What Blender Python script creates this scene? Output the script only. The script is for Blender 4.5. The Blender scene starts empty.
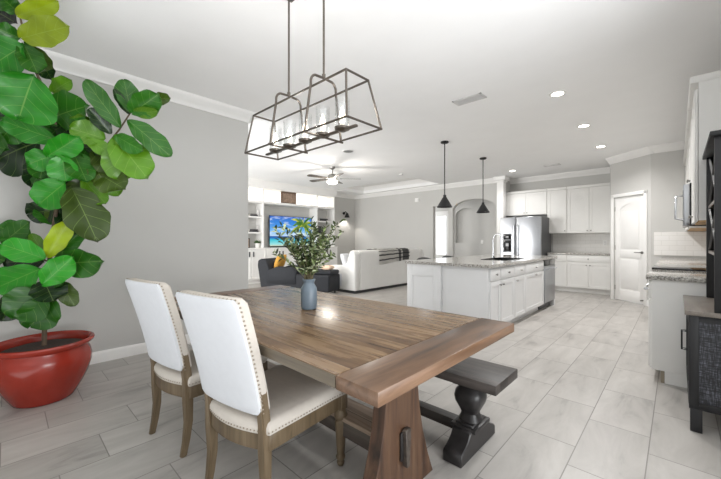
import bpy, bmesh, math, random
from mathutils import Vector, Matrix, Euler
random.seed(7)
C = bpy.context.scene
COL = C.collection
PI = math.pi
V = Vector

# ------------------------------------------------------------------ camera frame
FPX, CX, CY, CAMH = 335.0, 360.5, 240.0, 1.2
TH = math.atan((677 - CX) / FPX)
FW = V((-math.sin(TH), math.cos(TH), 0)); RT = V((math.cos(TH), math.sin(TH), 0))
def at(px, py, d):
    p = FW * d + RT * ((px - CX) / FPX * d)
    p.z = CAMH - (py - CY) / FPX * d
    return p

# ------------------------------------------------------------------ materials
def nodes(name):
    m = bpy.data.materials.new(name); m.use_nodes = True
    nt = m.node_tree; b = nt.nodes['Principled BSDF']
    return m, nt, b
def N(nt, t, **kw):
    n = nt.nodes.new(t)
    for k, v in kw.items(): setattr(n, k, v)
    return n
def ramp(nt, stops):
    r = nt.nodes.new('ShaderNodeValToRGB'); e = r.color_ramp.elements
    e[0].position, e[0].color = stops[0][0], (*stops[0][1], 1)
    e[1].position, e[1].color = stops[-1][0], (*stops[-1][1], 1)
    for p, c in stops[1:-1]:
        k = e.new(p); k.color = (*c, 1)
    return r
def s2l(c):
    return tuple(((x/255)/12.92 if x/255 <= .04045 else ((x/255+.055)/1.055)**2.4) for x in c)
def scl(c, k): return tuple(min(1, x*k) for x in c)
def plain(name, rgb, rough=.5, metal=0, var=.05, scale=6, bump=0, bscale=60, spec=.5):
    """sRGB colour with a little procedural variation"""
    m, nt, b = nodes(name); c = s2l(rgb)
    tc = N(nt, 'ShaderNodeTexCoord'); nz = N(nt, 'ShaderNodeTexNoise')
    nz.inputs['Scale'].default_value = scale; nz.inputs['Detail'].default_value = 4
    nt.links.new(tc.outputs['Object'], nz.inputs['Vector'])
    r = ramp(nt, [(.3, scl(c, 1-var)), (.7, scl(c, 1+var))])
    nt.links.new(nz.outputs['Fac'], r.inputs[0]); nt.links.new(r.outputs[0], b.inputs['Base Color'])
    b.inputs['Roughness'].default_value = rough; b.inputs['Metallic'].default_value = metal
    b.inputs['Specular IOR Level'].default_value = spec
    if bump:
        n2 = N(nt, 'ShaderNodeTexNoise'); n2.inputs['Scale'].default_value = bscale
        nt.links.new(tc.outputs['Object'], n2.inputs['Vector'])
        bp = N(nt, 'ShaderNodeBump'); bp.inputs['Strength'].default_value = bump; bp.inputs['Distance'].default_value = .002
        nt.links.new(n2.outputs['Fac'], bp.inputs['Height']); nt.links.new(bp.outputs[0], b.inputs['Normal'])
    return m
def emit(name, rgb, strength):
    m, nt, b = nodes(name); c = s2l(rgb)
    b.inputs['Base Color'].default_value = (*c, 1)
    b.inputs['Emission Color'].default_value = (*c, 1); b.inputs['Emission Strength'].default_value = strength
    return m
def math_node(nt, op, a, b_=None):
    n = N(nt, 'ShaderNodeMath', operation=op)
    for i, v in enumerate((a, b_)):
        if v is None: continue
        if isinstance(v, (int, float)): n.inputs[i].default_value = v
        else: nt.links.new(v, n.inputs[i])
    return n.outputs[0]
def tile_floor():
    m, nt, b = nodes('tile_floor'); L = nt.links.new
    g = N(nt, 'ShaderNodeNewGeometry'); sp = N(nt, 'ShaderNodeSeparateXYZ'); L(g.outputs['Position'], sp.inputs[0])
    x = math_node(nt, 'DIVIDE', math_node(nt, 'ADD', sp.outputs['X'], .118), .310)
    row = math_node(nt, 'FLOOR', x)
    y0 = math_node(nt, 'DIVIDE', math_node(nt, 'ADD', sp.outputs['Y'], -2.27), .625)
    y = math_node(nt, 'ADD', y0, math_node(nt, 'MULTIPLY', math_node(nt, 'ADD', row, 2), .3333))
    col = math_node(nt, 'FLOOR', y)
    fx = math_node(nt, 'FRACT', x); fy = math_node(nt, 'FRACT', y)
    ex = math_node(nt, 'MULTIPLY', math_node(nt, 'MINIMUM', fx, math_node(nt, 'SUBTRACT', 1, fx)), .310)
    ey = math_node(nt, 'MULTIPLY', math_node(nt, 'MINIMUM', fy, math_node(nt, 'SUBTRACT', 1, fy)), .625)
    e = math_node(nt, 'MINIMUM', ex, ey)
    grout = math_node(nt, 'LESS_THAN', e, .0028)
    cb = N(nt, 'ShaderNodeCombineXYZ'); L(row, cb.inputs[0]); L(col, cb.inputs[1])
    wn = N(nt, 'ShaderNodeTexWhiteNoise'); L(cb.outputs[0], wn.inputs['Vector'])
    # streaks along the tile, shifted per tile
    mp = N(nt, 'ShaderNodeMapping'); mp.inputs['Scale'].default_value = (6, 1.5, 1)
    L(g.outputs['Position'], mp.inputs['Vector'])
    va = N(nt, 'ShaderNodeVectorMath', operation='ADD'); L(mp.outputs[0], va.inputs[0])
    vm = N(nt, 'ShaderNodeVectorMath', operation='SCALE'); L(wn.outputs['Color'], vm.inputs[0]); vm.inputs['Scale'].default_value = 30
    L(vm.outputs[0], va.inputs[1])
    nz = N(nt, 'ShaderNodeTexNoise'); nz.inputs['Scale'].default_value = 1.0; nz.inputs['Detail'].default_value = 7; nz.inputs['Roughness'].default_value = .6
    nz.inputs['Distortion'].default_value = .6
    L(va.outputs[0], nz.inputs['Vector'])
    r = ramp(nt, [(.28, s2l((140, 136, 132))), (.42, s2l((168, 164, 159))), (.6, s2l((180, 176, 171))), (.8, s2l((190, 187, 182)))])
    L(nz.outputs['Fac'], r.inputs[0])
    hs = N(nt, 'ShaderNodeHueSaturation'); L(r.outputs[0], hs.inputs['Color'])
    L(math_node(nt, 'ADD', math_node(nt, 'MULTIPLY', wn.outputs['Value'], .12), .93), hs.inputs['Value'])
    mx = N(nt, 'ShaderNodeMix', data_type='RGBA'); L(grout, mx.inputs['Factor'])
    L(hs.outputs[0], mx.inputs['A']); mx.inputs['B'].default_value = (*s2l((128, 124, 119)), 1)
    L(mx.outputs['Result'], b.inputs['Base Color'])
    L(math_node(nt, 'ADD', math_node(nt, 'MULTIPLY', nz.outputs['Fac'], .12), .30), b.inputs['Roughness'])
    bp = N(nt, 'ShaderNodeBump', invert=True); bp.inputs['Strength'].default_value = .5; bp.inputs['Distance'].default_value = .002
    L(grout, bp.inputs['Height']); L(bp.outputs[0], b.inputs['Normal'])
    return m
def wood(name, stops, axis='x', rough=.4, plank=0, seam=(60, 45, 33), grain=1.0, bump=.25):
    """grain runs along `axis` of the object; plank = board width across it"""
    m, nt, b = nodes(name); L = nt.links.new
    tc = N(nt, 'ShaderNodeTexCoord'); sp = N(nt, 'ShaderNodeSeparateXYZ'); L(tc.outputs['Object'], sp.inputs[0])
    mp = N(nt, 'ShaderNodeMapping')
    sc = {'x': (1.3, 16, 16), 'y': (16, 1.3, 16), 'z': (16, 16, 1.3)}[axis]
    mp.inputs['Scale'].default_value = tuple(s*grain for s in sc)
    L(tc.outputs['Object'], mp.inputs['Vector'])
    vec = mp.outputs[0]
    if plank:
        ac = {'x': 'Y', 'y': 'X', 'z': 'X'}[axis]
        u = math_node(nt, 'DIVIDE', sp.outputs[ac], plank); idx = math_node(nt, 'FLOOR', u)
        wn = N(nt, 'ShaderNodeTexWhiteNoise', noise_dimensions='1D'); L(idx, wn.inputs['W'])
        vm = N(nt, 'ShaderNodeVectorMath', operation='SCALE'); L(wn.outputs['Color'], vm.inputs[0]); vm.inputs['Scale'].default_value = 20
        va = N(nt, 'ShaderNodeVectorMath', operation='ADD'); L(vec, va.inputs[0]); L(vm.outputs[0], va.inputs[1]); vec = va.outputs[0]
        fu = math_node(nt, 'FRACT', u)
        ed = math_node(nt, 'LESS_THAN', math_node(nt, 'MINIMUM', fu, math_node(nt, 'SUBTRACT', 1, fu)), .0018/plank)
    nz = N(nt, 'ShaderNodeTexNoise'); nz.inputs['Scale'].default_value = 1; nz.inputs['Detail'].default_value = 8; nz.inputs['Roughness'].default_value = .62
    nz.inputs['Distortion'].default_value = 1.0
    L(vec, nz.inputs['Vector'])
    r = ramp(nt, [(p, s2l(c)) for p, c in stops]); L(nz.outputs['Fac'], r.inputs[0])
    out = r.outputs[0]
    if plank:
        hs = N(nt, 'ShaderNodeHueSaturation'); L(out, hs.inputs['Color'])
        L(math_node(nt, 'ADD', math_node(nt, 'MULTIPLY', wn.outputs['Value'], .25), .88), hs.inputs['Value'])
        mx = N(nt, 'ShaderNodeMix', data_type='RGBA'); L(ed, mx.inputs['Factor']); L(hs.outputs[0], mx.inputs['A'])
        mx.inputs['B'].default_value = (*s2l(seam), 1); out = mx.outputs['Result']
    L(out, b.inputs['Base Color'])
    L(math_node(nt, 'ADD', math_node(nt, 'MULTIPLY', nz.outputs['Fac'], .25), rough-.12), b.inputs['Roughness'])
    bp = N(nt, 'ShaderNodeBump'); bp.inputs['Strength'].default_value = bump; bp.inputs['Distance'].default_value = .003
    L(nz.outputs['Fac'], bp.inputs['Height']); L(bp.outputs[0], b.inputs['Normal'])
    return m
def granite():
    m, nt, b = nodes('granite'); L = nt.links.new
    tc = N(nt, 'ShaderNodeTexCoord')
    a = N(nt, 'ShaderNodeTexNoise'); a.inputs['Scale'].default_value = 55; a.inputs['Detail'].default_value = 6; a.inputs['Roughness'].default_value = .75
    L(tc.outputs['Object'], a.inputs['Vector'])
    r = ramp(nt, [(.36, s2l((70, 66, 62))), (.46, s2l((138, 134, 128))), (.55, s2l((196, 193, 187))), (.7, s2l((218, 215, 210)))])
    L(a.outputs['Fac'], r.inputs[0]); L(r.outputs[0], b.inputs['Base Color'])
    b.inputs['Roughness'].default_value = .12
    return m
def steel(name, rgb=(190, 192, 196), rough=.28):
    m, nt, b = nodes(name); L = nt.links.new
    tc = N(nt, 'ShaderNodeTexCoord'); mp = N(nt, 'ShaderNodeMapping'); mp.inputs['Scale'].default_value = (2, 2, 160)
    L(tc.outputs['Object'], mp.inputs['Vector'])
    a = N(nt, 'ShaderNodeTexNoise'); a.inputs['Scale'].default_value = 2; L(mp.outputs[0], a.inputs['Vector'])
    L(math_node(nt, 'ADD', math_node(nt, 'MULTIPLY', a.outputs['Fac'], .12), rough-.06), b.inputs['Roughness'])
    b.inputs['Base Color'].default_value = (*s2l(rgb), 1); b.inputs['Metallic'].default_value = 1
    return m
def clear_glass(name, refl=.10):
    m, nt, b = nodes(name); L = nt.links.new
    t = N(nt, 'ShaderNodeBsdfTransparent'); t.inputs[0].default_value = (.97, .98, .98, 1)
    gl = N(nt, 'ShaderNodeBsdfGlossy'); gl.inputs['Roughness'].default_value = .03
    lw = N(nt, 'ShaderNodeLayerWeight'); lw.inputs['Blend'].default_value = .35
    mx = N(nt, 'ShaderNodeMixShader')
    L(math_node(nt, 'ADD', math_node(nt, 'MULTIPLY', lw.outputs['Facing'], .35), refl*.5), mx.inputs[0])
    L(t.outputs[0], mx.inputs[1]); L(gl.outputs[0], mx.inputs[2])
    L(mx.outputs[0], nt.nodes['Material Output'].inputs['Surface'])
    nt.nodes.remove(b)
    return m
def leaf_mat():
    m, nt, b = nodes('fig_leaf'); L = nt.links.new
    at_ = N(nt, 'ShaderNodeAttribute', attribute_name='tone')
    uv = N(nt, 'ShaderNodeUVMap'); sp = N(nt, 'ShaderNodeSeparateXYZ'); L(uv.outputs[0], sp.inputs[0])
    v = math_node(nt, 'ABSOLUTE', math_node(nt, 'SUBTRACT', sp.outputs['Y'], .5))
    mid = math_node(nt, 'LESS_THAN', v, .011)
    s = math_node(nt, 'FRACT', math_node(nt, 'MULTIPLY', math_node(nt, 'SUBTRACT', sp.outputs['X'], math_node(nt, 'MULTIPLY', v, .55)), 5.0))
    side = math_node(nt, 'LESS_THAN', math_node(nt, 'ABSOLUTE', math_node(nt, 'SUBTRACT', s, .5)), .022)
    vein = math_node(nt, 'MULTIPLY', math_node(nt, 'MAXIMUM', mid, side), .30)
    tc = N(nt, 'ShaderNodeTexCoord'); nz = N(nt, 'ShaderNodeTexNoise'); nz.inputs['Scale'].default_value = 14; L(tc.outputs['Object'], nz.inputs['Vector'])
    hs = N(nt, 'ShaderNodeHueSaturation'); L(at_.outputs['Color'], hs.inputs['Color'])
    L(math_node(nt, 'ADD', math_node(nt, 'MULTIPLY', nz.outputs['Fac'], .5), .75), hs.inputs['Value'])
    mx = N(nt, 'ShaderNodeMix', data_type='RGBA'); L(vein, mx.inputs['Factor']); L(hs.outputs[0], mx.inputs['A'])
    mx.inputs['B'].default_value = (*s2l((150, 180, 95)), 1)
    L(mx.outputs['Result'], b.inputs['Base Color']); b.inputs['Roughness'].default_value = .36
    return m
def attr_mat(name, rough):
    m, nt, b = nodes(name)
    a = N(nt, 'ShaderNodeAttribute', attribute_name='tone'); nt.links.new(a.outputs['Color'], b.inputs['Base Color'])
    b.inputs['Roughness'].default_value = rough
    return m
def weave_mat():
    m, nt, b = nodes('dark_woven_panel'); L = nt.links.new
    tc = N(nt, 'ShaderNodeTexCoord')
    outs = []
    for sc in ((22, 22, 260), (260, 260, 22)):
        mp = N(nt, 'ShaderNodeMapping'); mp.inputs['Scale'].default_value = sc; L(tc.outputs['Object'], mp.inputs['Vector'])
        a = N(nt, 'ShaderNodeTexNoise'); a.inputs['Scale'].default_value = 1; a.inputs['Detail'].default_value = 3; L(mp.outputs[0], a.inputs['Vector'])
        outs.append(a.outputs['Fac'])
    f = math_node(nt, 'MULTIPLY', math_node(nt, 'ADD', outs[0], outs[1]), .5)
    r = ramp(nt, [(.36, s2l((16, 17, 20))), (.50, s2l((34, 35, 40))), (.66, s2l((104, 106, 116)))])
    L(f, r.inputs[0]); L(r.outputs[0], b.inputs['Base Color']); b.inputs['Roughness'].default_value = .5
    bp = N(nt, 'ShaderNodeBump'); bp.inputs['Strength'].default_value = .4; bp.inputs['Distance'].default_value = .002; L(f, bp.inputs['Height']); L(bp.outputs[0], b.inputs['Normal'])
    return m
def subway_tile():
    m, nt, b = nodes('white_wall_tile'); L = nt.links.new
    g = N(nt, 'ShaderNodeNewGeometry'); sp = N(nt, 'ShaderNodeSeparateXYZ'); L(g.outputs['Position'], sp.inputs[0])
    cb = N(nt, 'ShaderNodeCombineXYZ'); L(sp.outputs['X'], cb.inputs[0]); L(sp.outputs['Z'], cb.inputs[1])
    bt = N(nt, 'ShaderNodeTexBrick'); bt.inputs['Scale'].default_value = 1
    bt.inputs['Brick Width'].default_value = .2; bt.inputs['Row Height'].default_value = .085; bt.inputs['Mortar Size'].default_value = .0025
    bt.inputs['Color1'].default_value = (*s2l((236, 234, 230)), 1); bt.inputs['Color2'].default_value = (*s2l((238, 236, 233)), 1)
    bt.inputs['Mortar'].default_value = (*s2l((220, 218, 213)), 1)
    L(cb.outputs[0], bt.inputs['Vector']); L(bt.outputs['Color'], b.inputs['Base Color']); b.inputs['Roughness'].default_value = .15
    return m
def stripes_mat():
    m, nt, b = nodes('striped_throw'); L = nt.links.new
    uv = N(nt, 'ShaderNodeUVMap'); sp = N(nt, 'ShaderNodeSeparateXYZ'); L(uv.outputs[0], sp.inputs[0])
    f = math_node(nt, 'FRACT', math_node(nt, 'MULTIPLY', sp.outputs['Y'], 8.0))
    thin = math_node(nt, 'LESS_THAN', f, .26)
    a = math_node(nt, 'GREATER_THAN', sp.outputs['X'], .62); c = math_node(nt, 'LESS_THAN', sp.outputs['X'], .70)
    e = math_node(nt, 'GREATER_THAN', sp.outputs['X'], .75); h = math_node(nt, 'LESS_THAN', sp.outputs['X'], .97)
    band = math_node(nt, 'MAXIMUM', math_node(nt, 'MULTIPLY', a, c), math_node(nt, 'MULTIPLY', e, h))
    mx = N(nt, 'ShaderNodeMix', data_type='RGBA'); L(math_node(nt, 'MAXIMUM', thin, math_node(nt, 'MULTIPLY', band, .85)), mx.inputs['Factor'])
    mx.inputs['A'].default_value = (*s2l((226, 224, 219)), 1); mx.inputs['B'].default_value = (*s2l((58, 58, 60)), 1)
    L(mx.outputs['Result'], b.inputs['Base Color']); b.inputs['Roughness'].default_value = .9
    return m
def screen_mat(y0, y1, z0, z1):
    """beach picture on the lit screen: blue sky with clouds, sea, sand"""
    m, nt, b = nodes('tv_beach_picture'); L = nt.links.new
    g = N(nt, 'ShaderNodeNewGeometry'); sp = N(nt, 'ShaderNodeSeparateXYZ'); L(g.outputs['Position'], sp.inputs[0])
    z = math_node(nt, 'DIVIDE', math_node(nt, 'SUBTRACT', sp.outputs['Z'], z0), z1-z0)
    r = ramp(nt, [(0, s2l((205, 205, 180))), (.06, s2l((150, 222, 222))), (.20, s2l((60, 196, 214))), (.27, s2l((30, 110, 185))), (.325, s2l((25, 80, 160))),
                  (.335, s2l((190, 218, 242))), (.5, s2l((110, 180, 240))), (.75, s2l((50, 135, 220))), (1, s2l((25, 95, 195)))])
    L(z, r.inputs[0])
    nz = N(nt, 'ShaderNodeTexNoise'); nz.inputs['Scale'].default_value = 3.2; nz.inputs['Detail'].default_value = 5; 
    mp = N(nt, 'ShaderNodeMapping'); mp.inputs['Scale'].default_value = (1, .8, 2.6); L(g.outputs['Position'], mp.inputs['Vector']); L(mp.outputs[0], nz.inputs['Vector'])
    cl = ramp(nt, [(.5, (0, 0, 0)), (.72, (.8, .8, .8))]); L(nz.outputs['Fac'], cl.inputs[0])
    up = math_node(nt, 'GREATER_THAN', z, .34)
    mx = N(nt, 'ShaderNodeMix', data_type='RGBA'); L(math_node(nt, 'MULTIPLY', cl.outputs[0], up), mx.inputs['Factor']); L(r.outputs[0], mx.inputs['A'])
    mx.inputs['B'].default_value = (.9, .95, 1, 1)
    b.inputs['Base Color'].default_value = (.01, .01, .01, 1); b.inputs['Roughness'].default_value = .2
    L(mx.outputs['Result'], b.inputs['Emission Color']); b.inputs['Emission Strength'].default_value = .5
    return m

M = {}
M['wall'] = plain('wall_paint', (200, 199, 196), .85, var=.012, scale=2, spec=.2)
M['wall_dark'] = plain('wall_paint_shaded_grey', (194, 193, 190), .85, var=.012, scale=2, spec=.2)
M['ceil'] = plain('ceiling_paint', (249, 249, 249), .9, var=.012, scale=3, bump=.15, bscale=120, spec=.2)
M['trim'] = plain('trim_white', (238, 237, 235), .45, var=.01)
M['cab'] = plain('cabinet_white', (230, 229, 226), .38, var=.012)
M['island'] = plain('island_white', (221, 221, 221), .4, var=.012)
M['floor'] = tile_floor()
M['table'] = wood('table_top_wood', [(.28, (56, 41, 29)), (.42, (100, 76, 54)), (.55, (128, 102, 74)), (.75, (158, 132, 102))], 'x', .27, .158)
M['table_end'] = wood('table_end_wood', [(.28, (52, 37, 27)), (.45, (96, 71, 52)), (.6, (118, 90, 69)), (.78, (142, 115, 92))], 'y', .33)
M['trestle'] = wood('trestle_wood', [(.28, (40, 28, 20)), (.46, (78, 54, 39)), (.62, (96, 71, 52)), (.8, (112, 90, 70))], 'z', .42)
M['beam'] = wood('beam_wood', [(.28, (92, 76, 62)), (.46, (148, 128, 110)), (.62, (172, 154, 136)), (.8, (188, 172, 156))], 'x', .5, .12)  # paler tone with the light from above put into the colour
M['beamdark'] = wood('beam_side_wood', [(.28, (44, 38, 34)), (.46, (70, 62, 56)), (.62, (88, 80, 72)), (.8, (112, 104, 96))], 'x', .55)  # darker tone with the shade of the beam sides put into the colour
M['edge'] = wood('table_edge_wood', [(.28, (66, 58, 48)), (.46, (98, 88, 74)), (.62, (118, 108, 92)), (.8, (142, 132, 116))], 'x', .5)
M['bench'] = wood('bench_dark_wood', [(.3, (26, 24, 23)), (.48, (50, 45, 42)), (.62, (74, 67, 63)), (.8, (98, 90, 85))], 'x', .42, .09, (28, 26, 25))
M['bench_black'] = plain('bench_black_paint', (40, 38, 38), .38, var=.25, scale=20)
M['chairwood'] = wood('chair_wood', [(.28, (62, 50, 35)), (.46, (94, 79, 58)), (.62, (112, 96, 74)), (.8, (130, 114, 92))], 'z', .5)
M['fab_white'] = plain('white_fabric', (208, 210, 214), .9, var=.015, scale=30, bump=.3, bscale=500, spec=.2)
M['linen'] = plain('linen_fabric', (199, 192, 183), .9, var=.03, scale=40, bump=.3, bscale=500, spec=.2)
M['nail'] = plain('nailhead_bronze', (158, 148, 134), .3, .9)
M['pot'] = plain('red_glazed_pot', (144, 45, 32), .22, var=.12, scale=5)
M['soil'] = plain('soil', (52, 40, 34), .95, var=.5, scale=70, bump=1, bscale=90)
M['bark'] = plain('bark', (96, 80, 64), .8, var=.25, scale=30)
M['leaf'] = leaf_mat()
M['olive'] = attr_mat('olive_leaf', .55)
M['twig'] = plain('twig', (104, 96, 70), .8)
M['vase'] = plain('slate_blue_glaze', (104, 117, 128), .38, var=.06, scale=14)
M['bronze'] = plain('brushed_bronze', (108, 101, 94), .3, .9, var=.1, scale=30)
M['black'] = plain('matte_black', (34, 34, 35), .45, var=.08)
M['blackmetal'] = plain('black_metal', (30, 30, 31), .4, .4)
M['nickel'] = plain('brushed_nickel', (150, 148, 144), .3, 1)
M['chrome'] = plain('polished_chrome', (205, 207, 210), .12, 1, var=.01)
M['steel'] = steel('stainless_steel', (176, 178, 182), .30)
M['steel_dark'] = plain('appliance_dark_side', (92, 93, 96), .4, .3)
M['glassblack'] = plain('black_glass', (16, 16, 18), .06, var=.02)
M['granite'] = granite()
M['tile'] = subway_tile()
M['glass'] = clear_glass('clear_glass', .22)
M['bulb'] = emit('bulb_glow', (255, 236, 205), 5)
M['candle'] = plain('candle_sleeve', (232, 224, 208), .6)
M['can'] = emit('downlight_glow', (255, 247, 234), 7)
M['fanlens'] = emit('fan_lens_glow', (255, 246, 228), 4)
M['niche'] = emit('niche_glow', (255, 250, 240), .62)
M['doorlit'] = emit('daylit_door_glass', (240, 246, 250), .8)
M['cloth_white'] = plain('white_leather', (224, 223, 220), .5, var=.015, scale=10)
M['dark_uph'] = plain('dark_upholstery', (30, 32, 37), .8, var=.12, scale=25, bump=.3, bscale=300)
M['yellow'] = plain('mustard_fabric', (196, 146, 62), .9, var=.08, scale=30)
M['peach'] = plain('tan_fabric', (224, 196, 170), .9, var=.03)
M['throw'] = stripes_mat()
M['rawwood'] = plain('raw_wood', (196, 160, 116), .6, var=.08, scale=20)
M['toe'] = plain('toe_kick_taupe', (150, 140, 122), .6)
M['weave'] = weave_mat()
M['hutch'] = wood('hutch_black_wood', [(.3, (12, 12, 13)), (.5, (20, 20, 22)), (.7, (34, 34, 37)), (.85, (60, 60, 65))], 'z', .5)
M['hutchtop'] = wood('hutch_top_wood', [(.3, (84, 76, 70)), (.5, (112, 104, 96)), (.7, (132, 124, 116)), (.85, (146, 138, 130))], 'y', .35)
M['ceramic'] = plain('white_ceramic', (236, 234, 230), .2, var=.01)
M['green'] = plain('small_plant_green', (86, 124, 66), .6, var=.3, scale=40)
M['vent'] = plain('vent_white', (214, 213, 212), .5, var=.01)
M['vent_dark'] = plain('vent_gap', (120, 120, 120), .8)
M['fanblade'] = plain('fan_blade_dark', (74, 68, 62), .45, var=.15, scale=12)
M['paper'] = plain('paper_white', (226, 222, 214), .8)
M['book_dark'] = plain('book_dark', (54, 54, 58), .7)
M['book_grey'] = plain('book_grey', (120, 118, 116), .7)
M['photo'] = plain('framed_photo', (150, 128, 112), .4, var=.35, scale=16)
M['frame_brown'] = plain('frame_brown', (110, 88, 74), .5)

# ------------------------------------------------------------------ mesh builder
class MB:
    def __init__(s): s.bm = bmesh.new()
    def _merge(s, b2):
        me = bpy.data.meshes.new('tmp'); b2.to_mesh(me); b2.free(); s.bm.from_mesh(me); bpy.data.meshes.remove(me)
    def box(s, x0, x1, y0, y1, z0, z1, bev=0, seg=2, M4=None):
        b = bmesh.new(); bmesh.ops.create_cube(b, size=1)
        sx, sy, sz = abs(x1-x0), abs(y1-y0), abs(z1-z0)
        bmesh.ops.transform(b, matrix=Matrix.Translation(((x0+x1)/2, (y0+y1)/2, (z0+z1)/2)) @ Matrix.Diagonal((sx, sy, sz, 1)), verts=b.verts)
        if bev: bmesh.ops.bevel(b, geom=b.edges[:], offset=min(bev, .49*min(sx, sy, sz)), segments=seg, affect='EDGES', profile=.5)
        if M4: bmesh.ops.transform(b, matrix=M4, verts=b.verts)
        s._merge(b); return s
    def fbox(s, F, u0, u1, v0, v1, w0, w1, bev=0, seg=2):
        """box in a frame F = (origin, udir, ndir): u sideways, v up, w out"""
        o, u, n = F
        m = Matrix(((u.x, 0, n.x, o.x), (u.y, 0, n.y, o.y), (u.z, 1, n.z, o.z), (0, 0, 0, 1)))
        b = MB(); b.box(u0, u1, v0, v1, w0, w1, bev, seg)
        bmesh.ops.transform(b.bm, matrix=m, verts=b.bm.verts); bmesh.ops.recalc_face_normals(b.bm, faces=b.bm.faces)
        s._merge(b.bm); return s
    def cyl(s, p0, p1, r0, r1=None, n=20):
        p0, p1 = V(p0), V(p1); r1 = r0 if r1 is None else r1
        d = p1-p0; q = d.to_track_quat('Z', 'Y').to_matrix().to_4x4()
        b = bmesh.new(); bmesh.ops.create_cone(b, cap_ends=True, segments=n, radius1=r0, radius2=max(r1, 1e-5), depth=d.length)
        bmesh.ops.transform(b, matrix=Matrix.Translation((p0+p1)/2) @ q, verts=b.verts); s._merge(b); return s
    def tube(s, pts, r, n=10, cap=True):
        pts = [V(p) for p in pts]; rs = r if isinstance(r, (list, tuple)) else [r]*len(pts)
        bm = s.bm; rings = []; up = None
        for i, p in enumerate(pts):
            t = (pts[min(i+1, len(pts)-1)]-pts[max(i-1, 0)]).normalized()
            if up is None: up = V((0, 0, 1)) if abs(t.z) < .9 else V((1, 0, 0))
            a = t.cross(up)
            if a.length < 1e-4: a = t.cross(V((0, 1, 0)))
            a.normalize(); up = a.cross(t).normalized()
            rings.append([bm.verts.new(p + (a*math.cos(k*2*PI/n) + up*math.sin(k*2*PI/n))*rs[i]) for k in range(n)])
        for A, B in zip(rings, rings[1:]):
            for k in range(n): bm.faces.new((A[k], A[(k+1) % n], B[(k+1) % n], B[k]))
        if cap: bm.faces.new(rings[0][::-1]); bm.faces.new(rings[-1])
        return s
    def lathe(s, prof, c, n=40, power=2.0, closed=True, xy=(1, 1)):
        """prof = [(r, z)]; power>2 gives a rounded-square section"""
        bm = s.bm; c = V(c); rings = []
        for r, z in prof:
            ring = []
            for k in range(n):
                a = 2*PI*k/n; ca, sa = math.cos(a), math.sin(a)
                q = (abs(ca)**power+abs(sa)**power)**(-1/power)
                ring.append(bm.verts.new(c+V((r*q*ca*xy[0], r*q*sa*xy[1], z))))
            rings.append(ring)
        for A, B in zip(rings, rings[1:]):
            for k in range(n): bm.faces.new((A[k], A[(k+1) % n], B[(k+1) % n], B[k]))
        if closed: bm.faces.new(rings[0][::-1]); bm.faces.new(rings[-1])
        return s
    def prism(s, pts, axis, a0, a1, bev=0):
        f = {'y': lambda u, w, a: V((u, a, w)), 'x': lambda u, w, a: V((a, u, w)), 'z': lambda u, w, a: V((u, w, a))}[axis]
        b = bmesh.new()
        A = [b.verts.new(f(u, w, a0)) for u, w in pts]; B = [b.verts.new(f(u, w, a1)) for u, w in pts]
        n = len(pts)
        b.faces.new(A); b.faces.new(B[::-1])
        for k in range(n): b.faces.new((A[k], A[(k+1) % n], B[(k+1) % n], B[k]))
        bmesh.ops.recalc_face_normals(b, faces=b.faces)
        if bev: bmesh.ops.bevel(b, geom=b.edges[:], offset=bev, segments=1, affect='EDGES')
        s._merge(b); return s
    def extrude_path(s, p0, p1, n, prof):
        """moulding from p0 to p1: prof = [(out, z)] with out along n"""
        p0, p1, n = V(p0), V(p1), V(n).normalized(); b = bmesh.new()
        A = [b.verts.new(p0+n*o+V((0, 0, z))) for o, z in prof]; B = [b.verts.new(p1+n*o+V((0, 0, z))) for o, z in prof]
        k_ = len(prof)
        b.faces.new(A); b.faces.new(B[::-1])
        for k in range(k_): b.faces.new((A[k], A[(k+1) % k_], B[(k+1) % k_], B[k]))
        bmesh.ops.recalc_face_normals(b, faces=b.faces); s._merge(b); return s
    def ball(s, c, r, sub=2, sc=(1, 1, 1), rot=0):
        b = bmesh.new(); bmesh.ops.create_icosphere(b, subdivisions=sub, radius=r)
        bmesh.ops.transform(b, matrix=Matrix.Translation(V(c)) @ Matrix.Rotation(rot, 4, 'Z') @ Matrix.Diagonal((*sc, 1)), verts=b.verts); s._merge(b); return s
    def build(s, name, mat, parent=None, local=False, smooth=40, loc=None):
        bm = s.bm
        root = parent
        while root is not None and root.parent is not None: root = root.parent
        if root is not None and not local:
            inv = (Matrix.Translation(root.location) @ root.rotation_euler.to_matrix().to_4x4()).inverted()
            bmesh.ops.transform(bm, matrix=inv, verts=bm.verts)
        if loc is not None: bmesh.ops.translate(bm, vec=-V(loc), verts=bm.verts)
        if smooth:
            bm.normal_update()
            for f in bm.faces: f.smooth = True
            lim = math.radians(smooth)
            for e in bm.edges:
                if len(e.link_faces) == 2 and e.calc_face_angle(0) > lim: e.smooth = False
        me = bpy.data.meshes.new(name); bm.to_mesh(me); bm.free()
        me.materials.append(mat if not isinstance(mat, str) else M[mat])
        o = bpy.data.objects.new(name, me); COL.objects.link(o)
        if parent is not None: o.parent = parent
        if loc is not None: o.location = loc
        return o
def tag(o, label=None, cat=None, group=None, kind=None):
    if label: o['label'] = label
    if cat: o['category'] = cat
    if group: o['group'] = group
    if kind: o['kind'] = kind
    return o
def thing(name, label, cat, loc, rz=0, group=None):
    o = bpy.data.objects.new(name, None); COL.objects.link(o); o.empty_display_size = .1
    o.location = loc; o.rotation_euler = Euler((0, 0, rz)); return tag(o, label, cat, group)
def copy_tree(o, parent=None):
    c = o.copy(); COL.objects.link(c)
    if parent is not None: c.parent = parent
    for ch in list(o.children): copy_tree(ch, c)
    return c
def struct(name, mb, mat): return tag(mb.build(name, mat), kind='structure')

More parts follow.
